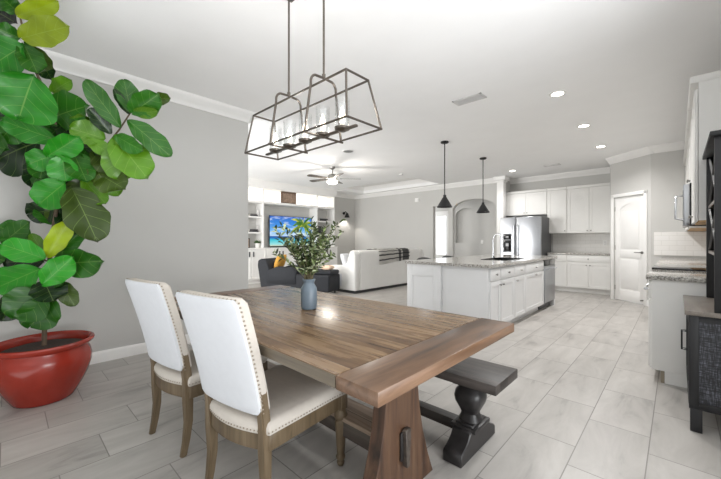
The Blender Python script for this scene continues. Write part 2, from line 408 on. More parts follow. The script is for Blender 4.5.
# ------------------------------------------------------------------ room shell
H = 2.87
XL, XTV, YB, YK, XR = -4.12, -8.9, 9.1, 9.6, .5
struct('floor', MB().box(-4.28, 1.7, -1.2, 11.0, -.06, 0).box(-9.1, -4.28, 2.15, 11.0, -.06, 0), 'floor')
# ceiling with the raised tray over the far end of the living room
TX0, TX1, TY0, TY1, TZ = -8.2, -5.13, 7.46, 8.85, H+.24
cl = MB()
cl.box(-9.1, TX0, 2.15, 11.0, H, H+.1).box(TX1, -4.28, 2.15, 11.0, H, H+.1).box(-4.28, 1.7, -1.2, 11.0, H, H+.1).box(TX0, TX1, 2.15, TY0, H, H+.1).box(TX0, TX1, TY1, 11.0, H, H+.1)
struct('ceiling', cl, 'ceil')
tr = MB().box(TX0-.05, TX1+.05, TY0-.05, TY1+.05, TZ, TZ+.05)
tr.box(TX0-.05, TX0, TY0, TY1, H+.1, TZ).box(TX1, TX1+.05, TY0, TY1, H+.1, TZ).box(TX0-.05, TX1+.05, TY0-.05, TY0, H+.1, TZ).box(TX0-.05, TX1+.05, TY1, TY1+.05, H+.1, TZ)
struct('ceiling_tray', tr, 'trim')
struct('wall_left', MB().box(XL-.16, XL, -1.2, 2.2, 0, H), 'wall')
struct('wall_front', MB().box(-4.28, -2.6, -1.32, -1.2, 0, H).box(.9, 1.7, -1.32, -1.2, 0, H).box(-2.6, .9, -1.32, -1.2, 2.1, H).box(-2.6, .9, -1.32, -1.2, 0, .9), 'wall')  # unseen wall behind the camera, added to block world light
struct('wall_tv', MB().box(XTV-.15, XTV, 3.2, YB+1.8, 0, H), 'wall')
# living-room back wall with a square opening and an arched opening
def arch(x0, x1, zs, za, n=18):
    out = []
    for k in range(n+1):
        a = PI*(1-k/n); out.append(((x0+x1)/2+(x1-x0)/2*math.cos(a), zs+(za-zs)*math.sin(a)))
    return out
wb = MB().box(XTV, -5.5, YB, YB+.14, 0, H).box(-5.5, -4.98, YB, YB+.14, 2.24, H).box(-4.98, -4.84, YB, YB+.14, 0, H)
wb.prism([(-4.84, H)]+[(-4.84, 2.08)]+arch(-4.84, -3.56, 2.08, 2.37)[1:-1]+[(-3.56, 2.08), (-3.56, H)], 'y', YB, YB+.14)
wb.box(-3.56, -3.36, YB, YB+.14, 0, H)
struct('wall_back', wb, 'wall')
# hall behind the openings, with an arched wall niche
NX0, NX1 = -5.45, -4.66
hb = MB()
yh = 10.45
hb.box(-9.0, NX0, yh, yh+.12, 0, H).box(NX1, -2.6, yh, yh+.12, 0, H).box(NX0, NX1, yh, yh+.12, 0, 1.1)
hb.prism([(NX0, H)]+[(NX0, 2.0)]+arch(NX0, NX1, 2.0, 2.26)[1:-1]+[(NX1, 2.0), (NX1, H)], 'y', yh, yh+.12)
hb.box(NX0-.05, NX1+.05, yh+.12, yh+.16, 1.0, H)
struct('wall_hall', hb, 'wall')
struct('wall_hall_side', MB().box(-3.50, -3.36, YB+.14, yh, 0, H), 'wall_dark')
struct('wall_kitchen', MB().box(-3.36, -.86, YK, YK+.14, 0, H), 'wall')
# diagonal pantry wall
PA, PB = V((-.985, 8.50, 0)), V((-.325, 7.947, 0))
pu = (PB-PA).normalized(); pn = V((pu.y, -pu.x, 0))
if pn.y > 0: pn = -pn
PF = (PA, pu, pn); PL = (PB-PA).length
D0, D1, DH = .075, .715, 2.05
pw = MB().fbox(PF, 0, D0, 0, H, -.12, 0).fbox(PF, D1, PL, 0, H, -.12, 0).fbox(PF, D0, D1, DH, H, -.12, 0)
struct('wall_pantry', pw, 'wall')
struct('wall_pantry_return', MB().box(-1.0, -.88, 8.52, YK, 0, H), 'wall')
struct('wall_pantry_side', MB().box(-.34, XR, 7.947, 8.06, 0, H), 'wall')
struct('wall_right', MB().box(XR, XR+.14, 2.3, 8.06, 0, H), 'wall')
# square column at the kitchen corner
cm = MB().box(-3.47, -3.30, 8.93, 9.12, 0, H-.14).box(-3.50, -3.27, 8.90, 9.15, H-.14, H-.10, .006).box(-3.54, -3.23, 8.86, 9.19, H-.10, H, .01).box(-3.49, -3.28, 8.91, 9.14, 0, .13, .004)
struct('column', cm, 'trim')
crown = [(0, 0), (0, -.125), (.018, -.125), (.022, -.105), (.05, -.075), (.085, -.04), (.10, -.02), (.105, 0)]
def crown_run(i, p0, p1, n): struct('trim_%d' % i, MB().extrude_path((*p0, H), (*p1, H), n, crown), 'trim')
crown_run(1, (XL, -1.2), (XL, 2.2), (1, 0, 0))
crown_run(2, (XTV, 3.2), (XTV, YB), (1, 0, 0))
crown_run(3, (XTV, YB), (-3.54, YB), (0, -1, 0))
crown_run(4, (-3.36, YK), (-.98, YK), (0, -1, 0))
crown_run(5, tuple(PA.xy - pu.xy*.02), tuple(PB.xy + pu.xy*.03), pn)
crown_run(6, (-.36, 7.947), (XR, 7.947), (0, -1, 0))
crown_run(7, (XL-.16, 2.2), (XL+.105, 2.2), (0, 1, 0))
base = [(0, 0), (.016, 0), (.016, .085), (.008, .105), (0, .11)]
def base_run(side, p0, p1, n): struct('baseboard_'+side, MB().extrude_path((*p0, 0), (*p1, 0), n, base), 'trim')
base_run('left', (XL, -1.2), (XL, 2.2), (1, 0, 0))
base_run('left_end', (XL-.16, 2.2), (XL+.016, 2.2), (0, 1, 0))
base_run('back', (XTV, YB), (-5.5, YB), (0, -1, 0))
base_run('hall', (-9.0, yh), (-3.36, yh), (0, -1, 0))
base_run('pantry', tuple(PA.xy+pu.xy*(D1+.06)), tuple(PB.xy), pn)
# pantry door
CW = .045
dc = MB().fbox(PF, D0-.06, D0, 0, DH+.06, 0, .018, .004).fbox(PF, D1, D1+.06, 0, DH+.06, 0, .018, .004).fbox(PF, D0-.06, D1+.06, DH, DH+.065, 0, .018, .004)
struct('trim_8', dc, 'trim')
d1 = thing('door_1', None, None, PA + pu*(D0+.3)); tag(d1, kind='structure')
DO = (PA + pn*(-.03), pu, pn); a0, a1 = D0+.004, D1-.004
sl = MB().fbox(DO, a0, a1, .012, DH-.004, -.035, 0)
sl.fbox(DO, a0, a0+.10, .012, DH-.004, 0, .008, .002).fbox(DO, a1-.10, a1, .012, DH-.004, 0, .008, .002)
sl.fbox(DO, a0+.10, a1-.10, .012, .22, 0, .008, .002).fbox(DO, a0+.10, a1-.10, .86, 1.0, 0, .008, .002)
# arched top rail
sub = MB(); w0, w1 = a0+.10, a1-.10
tp = [(w0, DH-.004), (w0, DH-.26)] + [(w0+(w1-w0)*k/14, DH-.26+.11*math.sin(PI*k/14)) for k in range(1, 14)] + [(w1, DH-.26), (w1, DH-.004)]
sub.prism(tp, 'y', 0, -.008)
mm = Matrix(((pu.x, pn.x*-1, 0, DO[0].x), (pu.y, pn.y*-1, 0, DO[0].y), (0, 0, 1, 0), (0, 0, 0, 1)))
bmesh.ops.transform(sub.bm, matrix=mm, verts=sub.bm.verts); bmesh.ops.recalc_face_normals(sub.bm, faces=sub.bm.faces); sl._merge(sub.bm)
sl.fbox(DO, w0+.035, w1-.035, .255, .825, 0, .006, .004).fbox(DO, w0+.035, w1-.035, 1.035, DH-.29, 0, .006, .004)
sl.build('door_panel', 'trim', d1)
hp = PA+pu*(a1-.055)+V((0, 0, .965))
hd = MB().cyl(hp-pn*.03, hp-pn*.012, .026).cyl(hp-pn*.012, hp+pn*.03, .009).tube([hp+pn*.03, hp+pn*.032-pu*.05, hp+pn*.03-pu*.11], .009)
hd.build('door_handle', 'nickel', d1)
for z in (.25, 1.05, 1.82):
    q = PA+pu*(a0-.002)+V((0, 0, z)); MB().cyl(q-pn*.022-V((0, 0, .045)), q-pn*.022+V((0, 0, .045)), .009).build('hinge', 'nickel', d1)
ds = MB(); q = PA+pu*(a1-.04)+V((0, 0, .08)); ds.cyl(q-pn*.03, q+pn*.03, .012); ds.build('door_stop', 'nickel', d1)
# hall doors
h1 = thing('door_2', None, None, (-5.95, yh, 0)); tag(h1, kind='structure')
MB().box(-6.22, -5.72, yh-.03, yh-.005, .02, 2.12).build('door_panel', 'trim', h1)
MB().box(-6.15, -5.79, yh-.038, yh-.03, .70, 2.02).build('door_glass', 'doorlit', h1)
MB().box(-6.30, -6.22, yh-.03, yh, 0, 2.2).box(-5.72, -5.64, yh-.03, yh, 0, 2.2).box(-6.30, -5.64, yh-.03, yh, 2.12, 2.2).build('door_casing', 'trim', h1)
h3 = thing('door_3', None, None, (-3.62, YB+.3, 0)); tag(h3, kind='structure')
MB().box(-3.60, -3.52, YB+.20, YB+.28, 0, 2.1).box(-3.515, -3.50, YB+.20, YB+1.1, 0, 2.1).build('door_casing', 'trim', h3)
for z in (.3, 1.1, 1.85): MB().box(-3.612, -3.60, YB+.205, YB+.225, z, z+.1).build('hinge', 'nickel', h3)
tag(MB().box(-.30, XR-.01, 7.935, 7.947, .93, 1.34).build('wall_tile_splashback', 'tile'), kind='structure')
tag(MB().box(-2.30, -1.0, YK-.012, YK, .90, 1.36).build('wall_tile_splashback_kitchen', 'tile'), kind='structure')
tag(MB().box(-4.56, -4.49, yh-.012, yh, 1.08, 1.2, .003).build('light_switch', 'trim', loc=(-4.53, yh, 1.14)), 'white light switch plate beside the arched hall niche', 'light switch')
ow = thing('wall_outlet', 'white electrical outlet on the tiled kitchen backsplash', 'outlet', (-1.22, YK-.012, 1.13))
MB().box(-1.26, -1.18, YK-.018, YK-.012, 1.07, 1.19, .003).build('cover_plate', 'trim', ow)
for z in (1.10, 1.15): MB().box(-1.235, -1.205, YK-.02, YK-.018, z-.012, z+.014, .002).build('socket', 'vent', ow)

# ------------------------------------------------------------------ dining table
TX = (-2.82, -.625); TYY = (.737, 1.845); TT = .76; TTH = .045
dt = thing('dining_table', 'long brown trestle dining table with worn plank top', 'dining table', (-1.70, 1.285, 0))
MB().box(TX[0]+.185, TX[1]-.185, TYY[0]+.004, TYY[1]-.004, TT-TTH, TT, .004).build('tabletop', 'table', dt)
for a_, b_ in ((TYY[0], TYY[0]+.004), (TYY[1]-.004, TYY[1])): MB().box(TX[0]+.185, TX[1]-.185, a_, b_, TT-TTH+.001, TT-.003).build('edge_board', 'edge', dt)
for x0 in (TX[0], TX[1]-.182):
    MB().box(x0, x0+.182, TYY[0]-.002, TYY[1]+.002, TT-TTH-.001, TT+.001, .004).build('breadboard_end', 'table_end', dt)
yc = 1.27
def trestle_prof():
    R_ = [(.115, .68), (.116, .60), (.122, .50), (.138, .38), (.168, .25), (.212, .12), (.262, .0)]
    return [(yc+w, z) for w, z in R_] + [(yc-w, z) for w, z in reversed(R_)]
for x0 in (-1.0, -2.52):
    sgn = 1 if x0 > -1.7 else -1
    t = MB().prism(trestle_prof(), 'x', x0, x0+.075, .004).build('trestle', 'trestle', dt)
    xo = x0+.075 if sgn > 0 else x0
    MB().box(min(xo, xo+sgn*.012), max(xo, xo+sgn*.012), yc-.032, yc+.032, .185, .315, .003).build('tenon', 'bench_black', t)  # black block that paints in the shade of the mortise recess
    MB().prism([(yc-.012, .155), (yc+.012, .155), (yc+.020, .33), (yc-.020, .33)], 'x', min(xo+sgn*.006, xo+sgn*.03), max(xo+sgn*.006, xo+sgn*.03), .003).build('wedge', 'beamdark', t)
    MB().box(x0-.02, x0+.11, TYY[0]+.12, TYY[1]-.12, .672, TT-TTH, .006).build('cleat', 'trestle', dt)
MB().box(-2.445, -1.0, yc-.052, yc+.06, .165, .245, .004).build('stretcher', 'beamdark', dt)
MB().box(-2.445, -1.0, yc-.056, yc+.12, .245, .268, .004).build('stretcher_board', 'beam', dt)  # pale top of the stretcher, light from above painted in

# ------------------------------------------------------------------ bench
bx0, bx1, by0, by1 = -2.55, -.665, 1.70, 2.02
bn = thing('bench', 'dark wooden bench with baluster pedestal along far side of dining table', 'bench', ((bx0+bx1)/2, (by0+by1)/2, 0))
MB().box(bx0, bx1, by0, by1, .408, .46, .004).build('seat', 'bench', bn)
bc = (by0+by1)/2
for x in (-.875, -2.34):
    p = MB()
    p.lathe([(.085, .372), (.088, .384), (.088, .408)], (x, bc, 0), 48, 8)
    p.lathe([(.05, .150), (.062, .165), (.050, .19), (.046, .205), (.060, .235), (.078, .27), (.083, .30), (.076, .33), (.056, .352), (.050, .362), (.066, .372), (.085, .375)], (x, bc, 0), 48, 3.2)
    ped = p.build('pedestal', 'bench_black', bn)
    hw = [(.225, 0), (.225, .045), (.218, .062), (.19, .075), (.160, .09), (.135, .108), (.118, .13), (.112, .14), (.085, .145), (.085, .165)]
    MB().prism([(bc+w, z) for w, z in hw]+[(bc-w, z) for w, z in reversed(hw)], 'x', x-.055, x+.055, .005).box(x-.075, x+.075, bc-.1, bc+.1, .13, .155, .006).build('foot', 'bench_black', bn)
MB().box(-2.29, -.925, bc-.035, bc+.035, .075, .135, .005).build('stretcher', 'bench', bn)

# ------------------------------------------------------------------ dining chairs
def make_chair(name, label):
    t = thing(name, label, 'dining chair', (0, 0, 0), 0, 'dining chairs at the table')
    def outline(s=1.0, n=10):
        pts = []
        wf, wr, dp = .262*s, .222*s, .515
        pts += [(-wf+.03, dp), (-wf, dp-.035)]
        pts += [(-wr-(wf-wr)*(1-k/6)*.85, dp-.035-(dp-.035)*k/6) for k in range(1, 6)]
        for k in range(n+1):
            u = k/n; pts.append((-wr+2*wr*u, .0-.045*math.sin(PI*u)))
        pts += [(wr+(wf-wr)*(k/6)*.85, (dp-.035)*k/6) for k in range(1, 6)]
        pts += [(wf, dp-.035), (wf-.03, dp)]
        return pts
    o = outline()
    cen = V((0, .235))
    # cushion with a crowned top
    m = MB(); bm = m.bm; rings = []
    for s_, z in ((1.0, .385), (1.012, .395), (1.012, .415), (.985, .432), (.90, .442), (.65, .450), (.3, .454)):
        rings.append([bm.verts.new((cen.x+(x-cen.x)*s_, cen.y+(y-cen.y)*s_, z)) for x, y in o])
    n = len(o)
    for A, B in zip(rings, rings[1:]):
        for k in range(n): bm.faces.new((A[k], A[(k+1) % n], B[(k+1) % n], B[k]))
    bm.faces.new(rings[0][::-1]); bm.faces.new(rings[-1])
    bmesh.ops.recalc_face_normals(bm, faces=bm.faces)
    m.build('seat', 'linen', t, True, 60)
    fr = MB(); fr.prism([(cen.x+(x)*.985, cen.y+(y-cen.y)*.985) for x, y in o], 'z', .312, .388, .004)
    fr.build('seat_frame', 'chairwood', t, True)
    # rear legs rise from the floor to the backrest
    def post(sx):
        m = MB(); bm = m.bm; R_ = []
        path = [(-.022, 0, .032), (-.006, .08, .036), (.006, .18, .041), (.004, .30, .046), (.0, .42, .046), (-.018, .56, .042), (-.052, .70, .038)]
        for y, z, w in path:
            x = sx*.190
            h = w/2
            R_.append([bm.verts.new((x-h*.85, y-h, z)), bm.verts.new((x+h*.85, y-h, z)), bm.verts.new((x+h*.85, y+h, z)), bm.verts.new((x-h*.85, y+h, z))])
        for A, B in zip(R_, R_[1:]):
            for k in range(4): bm.faces.new((A[k], A[(k+1) % 4], B[(k+1) % 4], B[k]))
        bm.faces.new(R_[0][::-1]); bm.faces.new(R_[-1])
        bmesh.ops.bevel(bm, geom=[e for e in bm.edges if abs(e.verts[0].co.z-e.verts[1].co.z) > .05], offset=.005, segments=2, affect='EDGES')
        return m
    for sx in (-1, 1): post(sx).build('leg', 'chairwood', t, True, 30)
    for sx in (-1, 1):
        f = MB(); f.box(sx*.232-.027, sx*.232+.027, .452, .506, .30, .388, .004)
        f.lathe([(.013, 0), (.018, .008), (.021, .02), (.016, .032), (.024, .04), (.026, .05), (.019, .06), (.021, .07), (.030, .21), (.032, .235), (.024, .247), (.034, .257), (.037, .27), (.032, .285), (.027, .302)], (sx*.232, .479, 0), 24)
        f.build('leg', 'chairwood', t, True, 50)
    # backrest: padded slab leaning back
    def slab(w0, w1, z0, z1, th, y0, ysh, bev=.018, rows=10, sides=12, off=0):
        m = MB(); bm = m.bm; R_ = []
        for i in range(rows+1):
            u = i/rows; z = z0+(z1-z0)*u
            inset = 0
            for lim, uu in ((.05, u), (.05, 1-u)):
                if uu < lim: inset = max(inset, (1-math.sqrt(max(0, 1-((lim-uu)/lim)**2))))
            w = (w0+(w1-w0)*u) - .016*inset; d = th/2*(1-.35*inset)
            yy = y0 + ysh*(u**1.25)+off
            ring = []
            for k in range(24):
                a = 2*PI*k/24; ca, sa = math.cos(a), math.sin(a); p = 7
                q = (abs(ca)**p+abs(sa)**p)**(-1/p)
                bow = .012*(1-(q*ca)**2)
                ring.append(bm.verts.new((w*q*ca, yy+d*q*sa-bow, z)))
            R_.append(ring)
        for A, B in zip(R_, R_[1:]):
            for k in range(24): bm.faces.new((A[k], A[(k+1) % 24], B[(k+1) % 24], B[k]))
        bm.faces.new(R_[0][::-1]); bm.faces.new(R_[-1])
        return m
    bz0, bz1 = .470, .972
    slab(.206, .216, bz0, bz1, .074, -.002, -.13, rows=26).build('backrest', 'linen', t, True, 60)
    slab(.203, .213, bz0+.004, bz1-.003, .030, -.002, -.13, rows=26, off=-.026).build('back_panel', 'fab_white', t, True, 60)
    # nail heads along the panel edge and the seat edge
    nl = MB()
    for sx in (-1, 1):
        for i in range(27):
            u = (i+.7)/27.4; z = bz0+(bz1-bz0)*u
            nl.ball((sx*(.2075+.010*u), -.002-.13*u**1.25-.018, z), .0046, 1)
    for i in range(19):
        u = i/18; x = -.205+.41*u; 
        nl.ball((x, -.132-.012*(1-(x/.236)**2)-.018, bz1-.0015), .0046, 1)
    def along(pts, step):
        acc = 0; res = []
        for (x0, y0), (x1, y1) in zip(pts, pts[1:]+pts[:1]):
            L_ = math.hypot(x1-x0, y1-y0); k = step-acc
            while k < L_: res.append((x0+(x1-x0)*k/L_, y0+(y1-y0)*k/L_)); k += step
            acc = (acc+L_) % step
        return res
    nl.build('nailhead_trim', 'nail', t, True, 60)
    nl = MB()
    for x, y in along(o, .0175):
        nl.ball((x*1.014, cen.y+(y-cen.y)*1.014, .398), .0042, 1)
    nl.build('seat_nailhead_trim', 'nail', t, True, 60)
    return t
ch2 = make_chair('dining_chair', 'upholstered dining chair nearest the camera, its back and seat right before the trestle table corner')
ch2.location = (-1.45, .715, 0); ch2.rotation_euler.z = math.radians(10)
ch1 = copy_tree(ch2); ch1['label'] = 'upholstered dining chair farther along the table, closer to the big red plant pot'
ch1.location = (-2.185, .672, 0); ch1.rotation_euler.z = math.radians(8)

# ------------------------------------------------------------------ vase and branches
vc = V((-1.71, 1.33, TT))
vs = MB().lathe([(.040, .001), (.047, .004), (.051, .02), (.052, .06), (.052, .115), (.049, .135), (.040, .152), (.034, .160), (.034, .170), (.039, .180), (.042, .188), (.040, .192), (.034, .190), (.031, .178), (.030, .16), (.03, .04)], vc, 40)
tag(vs.build('vase', 'vase', loc=vc), 'slate blue ceramic vase in the middle of the dining table', 'vase')
# the spray: stems and small leaves
lf = MB(); tone_faces = []
stems = MB()
rnd = random.Random(11)
leaf_cols = [s2l(c) for c in ((126, 142, 98), (150, 164, 120), (98, 120, 72), (184, 194, 158), (138, 152, 102), (220, 226, 206))]
def small_leaf(bm, p, d, L_, w, col, lay, n):
    d = d.normalized(); s_ = d.cross(n)
    if s_.length < 1e-3: s_ = d.cross(V((0, 1, .2)))
    s_.normalize(); n2 = s_.cross(d)
    P = [p, p+d*L_*.3+s_*w*.5+n2*.004, p+d*L_*.65+s_*w*.45+n2*.003, p+d*L_-n2*.003, p+d*L_*.65-s_*w*.45+n2*.003, p+d*L_*.3-s_*w*.5+n2*.004]
    vs_ = [bm.verts.new(q) for q in P]
    for idx in ((0, 1, 2, 3), (0, 3, 4, 5)):
        f = bm.faces.new([vs_[i] for i in idx])
        for l in f.loops: l[lay] = (*col, 1)
lay = lf.bm.loops.layers.color.new('tone')
base_p = vc+V((0, 0, .17))
for i in range(46):
    az = rnd.uniform(0, 2*PI); sp_ = rnd.uniform(.02, .24); hh = rnd.uniform(.20, .43)*(1-.25*sp_/.3)
    if i < 2: # two longer sprigs reaching over to the right
        az = TH + rnd.uniform(-.5, .5); sp_ = rnd.uniform(.18, .22); hh = rnd.uniform(.34, .42)
    tip = base_p+V((math.cos(az)*sp_, math.sin(az)*sp_, hh))
    midp = base_p.lerp(tip, .5)+V((0, 0, .05))+V((rnd.uniform(-.02, .02), rnd.uniform(-.02, .02), 0))
    pts = []
    for k in range(9):
        u = k/8; pts.append(base_p*(1-u)**2+midp*2*u*(1-u)+tip*u*u)
    pts[0] = base_p+V((math.cos(az)*.012, math.sin(az)*.012, -.10))
    stems.tube(pts, [.0022*(1-.6*k/8) for k in range(9)], 5)
    for k in range(22):
        u = .18+.82*k/21; j = min(7, int(u*8)); fr_ = u*8-j
        p = pts[j].lerp(pts[j+1], fr_); tdir = (pts[j+1]-pts[j]).normalized()
        sd = V((rnd.uniform(-1, 1), rnd.uniform(-1, 1), rnd.uniform(-.4, .6)))
        d = tdir*.55+sd.normalized()*.8
        small_leaf(lf.bm, p, d, rnd.uniform(.028, .048), rnd.uniform(.012, .019), rnd.choice(leaf_cols), lay, V((rnd.uniform(-1, 1), rnd.uniform(-1, 1), 1)))
br = thing('olive_branches', 'bushy spray of grey-green leafy branches standing in the blue vase', 'foliage', base_p)
stems.build('stems', 'twig', br); lf.build('leaves', 'olive', br)

# ------------------------------------------------------------------ fiddle-leaf fig in a red pot
pc = V((-3.50, .20, 0))
fg = thing('fiddle_leaf_fig', 'tall leafy fig plant in a round red glazed pot by the left wall', 'potted plant', pc)
pot = MB().lathe([(.165, 0), (.175, .004), (.185, .02), (.225, .09), (.262, .17), (.283, .25), (.286, .30), (.276, .345), (.262, .375), (.262, .385), (.280, .395), (.298, .410), (.303, .425), (.298, .436), (.285, .438), (.270, .428), (.262, .41), (.258, .36)], pc, 72)
po = pot.build('pot', 'pot', fg)
so = MB(); so.lathe([(.255, .345), (.262, .375), (.20, .392), (.1, .398), (.01, .40)], pc, 40); so.build('soil', 'soil', po)
tr_ = MB()
def dep(y): return 2.55 if y > 160 else 2.22+(2.55-2.22)*max(0, y)/160
trunk = [V((pc.x, pc.y, .37)), at(45, 300, 2.54), at(52, 240, 2.53), at(57, 205, 2.53), at(62, 178, 2.53), at(60, 140, 2.5), at(48, 100, 2.42), at(32, 62, 2.35), at(22, 25, 2.28), at(18, 8, 2.25)]
tr_.tube(trunk, [.016, .015, .014, .013, .0125, .011, .010, .008, .006, .004], 10)
tr_.tube([at(60, 185, 2.53), at(82, 168, 2.55), at(103, 150, 2.56), at(119, 130, 2.54), at(131, 112, 2.52)], [.009, .008, .007, .006, .005], 8)
tr_.tube([at(49, 262, 2.53), at(40, 258, 2.45), at(28, 262, 2.4)], .006, 8)
tr_.build('trunk', 'bark', fg)
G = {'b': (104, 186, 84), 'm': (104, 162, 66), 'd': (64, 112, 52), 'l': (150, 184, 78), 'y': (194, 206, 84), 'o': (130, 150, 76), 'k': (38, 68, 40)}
LV = [ # base x,y  tip x,y  width, tone, depth offset
 (17,16,56,3,15,'y',.0),(8,6,-14,-4,16,'m',.05),(18,12,2,-2,14,'m',.02),(22,38,68,26,22,'y',-.05),(25,37,60,31,11,'d',.02),(18,24,-6,10,22,'k',.06),(20,38,-6,27,15,'m',.0),
 (24,45,-10,66,30,'b',-.04),(24,44,38,74,18,'m',.0),(32,46,47,74,16,'o',.03),(34,74,18,119,62,'b',-.14),(52,92,70,80,13,'l',.03),(48,119,86,105,30,'m',.04),
 (57,140,2,121,20,'b',-.10),(42,140,-8,160,40,'d',.08),(50,122,-5,112,22,'d',.1),(38,158,32,187,17,'d',.06),(48,156,79,137,20,'b',-.14),(56,154,29,164,19,'b',-.12),(62,156,66,182,22,'b',-.12),
 (74,154,87,182,20,'m',-.03),(46,150,40,180,20,'m',-.02),(66,182,39,204,25,'b',-.12),(106,139,70,128,20,'l',.0),(86,139,116,157,12,'l',-.06),(70,150,100,145,18,'d',.05),
 (121,128,85,80,15,'m',-.02),(129,114,114,89,7,'d',.03),(131,113,124,79,17,'m',.0),(132,113,158,95,20,'m',-.03),(150,100,170,98,10,'o',.02),(133,113,157,112,10,'l',-.02),(128,120,171,156,18,'m',-.05),
 (111,134,89,108,12,'d',.0),(114,137,147,177,28,'l',-.03),(116,136,142,151,14,'m',-.06),(117,144,122,180,25,'l',-.05),(98,174,124,188,24,'o',-.03),(92,160,106,187,15,'o',-.02),
 (72,188,98,241,30,'o',-.08),(84,180,106,204,17,'l',-.02),(57,209,28,214,20,'d',-.01),(62,204,81,220,15,'d',.0),(70,165,92,195,22,'d',.05),(60,170,78,210,22,'d',.06),(85,150,110,178,20,'d',.06),
 (30,240,-2,226,20,'m',.05),(2,244,28,222,15,'m',.0),(46,259,1,244,19,'b',-.10),(46,257,31,233,9,'l',-.08),(47,257,69,221,15,'y',-.07),(56,256,83,229,14,'m',-.02),
 (54,263,102,262,25,'m',-.06),(43,284,73,257,20,'b',-.14),(42,268,-6,289,26,'b',-.14),(45,262,5,262,20,'d',.02),(44,281,54,302,24,'d',-.07),(59,281,75,306,13,'o',-.02),
 (44,288,15,318,32,'m',-.08),(54,297,30,327,28,'m',-.06),(20,290,2,321,20,'d',.04),(60,205,75,235,16,'d',.05),(55,225,40,205,16,'m',.03),(72,130,92,120,16,'l',.06),
 (30,100,-10,90,30,'d',.1),(10,150,-30,140,30,'m',.0),(8,262,-30,250,24,'m',.0),(-2,300,-28,315,24,'d',.0),(5,50,-30,40,26,'m',0),(58,118,78,140,20,'d',.06),(40,60,52,80,12,'d',.08),
 (96,150,112,172,18,'o',.03),(76,140,98,158,18,'m',.05),(104,168,118,196,16,'l',.0),(66,196,52,222,16,'o',.04),(88,176,74,200,18,'o',.02),(20,118,0,140,22,'m',.04),(60,126,44,142,18,'m',.0),(34,168,52,188,16,'m',.04),(36,240,20,256,14,'d',.05),(48,270,62,286,14,'m',-.02),(30,296,12,306,16,'m',-.02),(14,88,-6,116,24,'d',.06),
]
fl = MB(); bm = fl.bm; uvl = bm.loops.layers.uv.new('UVMap'); cll = bm.loops.layers.color.new('tone')
rnd = random.Random(5)
def fig_leaf(B, T, w, col, tilt, droop):
    ax = T-B; L_ = ax.length; ax.normalize()
    view = ((B+T)/2-V((0, 0, CAMH))).normalized()
    s_ = ax.cross(view); s_.normalize()
    nrm = s_.cross(ax).normalized()
    if nrm.dot(view) > 0: nrm = -nrm
    q = Matrix.Rotation(tilt, 3, ax); s_ = q @ s_; nrm = q @ nrm
    nu, nv = 18, 6; ph = rnd.uniform(0, 6); grid = []
    for i in range(nu+1):
        u = .5-.5*math.cos(PI*i/nu)
        hw = w/2*max(0, 1-(2*u**1.22-1)**2)**.5   # widest beyond the middle, rounded tip
        hw = max(hw, w*.012)
        row = []
        for j in range(nv+1):
            v = j/nv*2-1
            ripple = .055*w*math.sin(u*13+ph+v*1.3)*abs(v)**1.5
            fold = .13*w*abs(v)
            p = B+ax*(L_*u)+s_*(hw*v*(1+.05*math.sin(u*17+ph)))+nrm*(ripple+fold-droop*L_*(u-.35)**2*1.6+.02*L_*math.sin(u*15)*abs(v)*.3)
            p.z = min(p.z, H-.03)
            row.append((bm.verts.new(p), u, j/nv))
        grid.append(row)
    for i in range(nu):
        for j in range(nv):
            qd = (grid[i][j], grid[i+1][j], grid[i+1][j+1], grid[i][j+1])
            f = bm.faces.new([a[0] for a in qd])
            for l, a in zip(f.loops, qd):
                l[uvl].uv = (a[1], a[2]); l[cll] = (*col, 1)
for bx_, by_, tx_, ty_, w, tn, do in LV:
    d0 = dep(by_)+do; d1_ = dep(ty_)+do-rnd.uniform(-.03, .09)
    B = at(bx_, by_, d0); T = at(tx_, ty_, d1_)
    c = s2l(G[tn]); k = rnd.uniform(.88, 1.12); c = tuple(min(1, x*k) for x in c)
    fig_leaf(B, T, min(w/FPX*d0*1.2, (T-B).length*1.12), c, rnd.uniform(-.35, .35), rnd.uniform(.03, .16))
fl.build('foliage', 'leaf', fg, smooth=180)

# ------------------------------------------------------------------ linear chandelier
cc = V((-1.715, 1.305, 0)); zb, zt = 1.82, 2.085
ct = thing('linear_chandelier', 'bronze cage chandelier with five candle bulbs hanging over the dining table', 'chandelier', (cc.x, cc.y, zb))
X0, X1 = -2.235, -1.20; wb_, wt_ = .135, .086
def bar(p, q, r=.0062):
    return MB().cyl(p, q, r, n=8)
cg = MB()
bt = {}
for sx, X in ((0, X0), (1, X1)):
    for sy in (-1, 1):
        bt[(sx, sy)] = (V((X, cc.y+sy*wb_, zb)), V((X+(.045 if sx == 0 else -.045), cc.y-.01+sy*wt_, zt)))
for sx in (0, 1):
    for sy in (-1, 1):
        a, b_ = bt[(sx, sy)]; cg.cyl(a, b_, .0062, n=8); cg.ball(a, .0075, 1); cg.ball(b_, .0075, 1)
    for q in (0, 1): cg.cyl(bt[(sx, -1)][q], bt[(sx, 1)][q], .0062, n=8)
for sy in (-1, 1):
    for q in (0, 1): cg.cyl(bt[(0, sy)][q], bt[(1, sy)][q], .0062, n=8)
cg.build('cage', 'bronze', ct)
MB().box(X0+.06, X1-.06, cc.y-.010, cc.y+.010, zb-.006, zb+.008, .003).build('lamp_bar', 'bronze', ct)
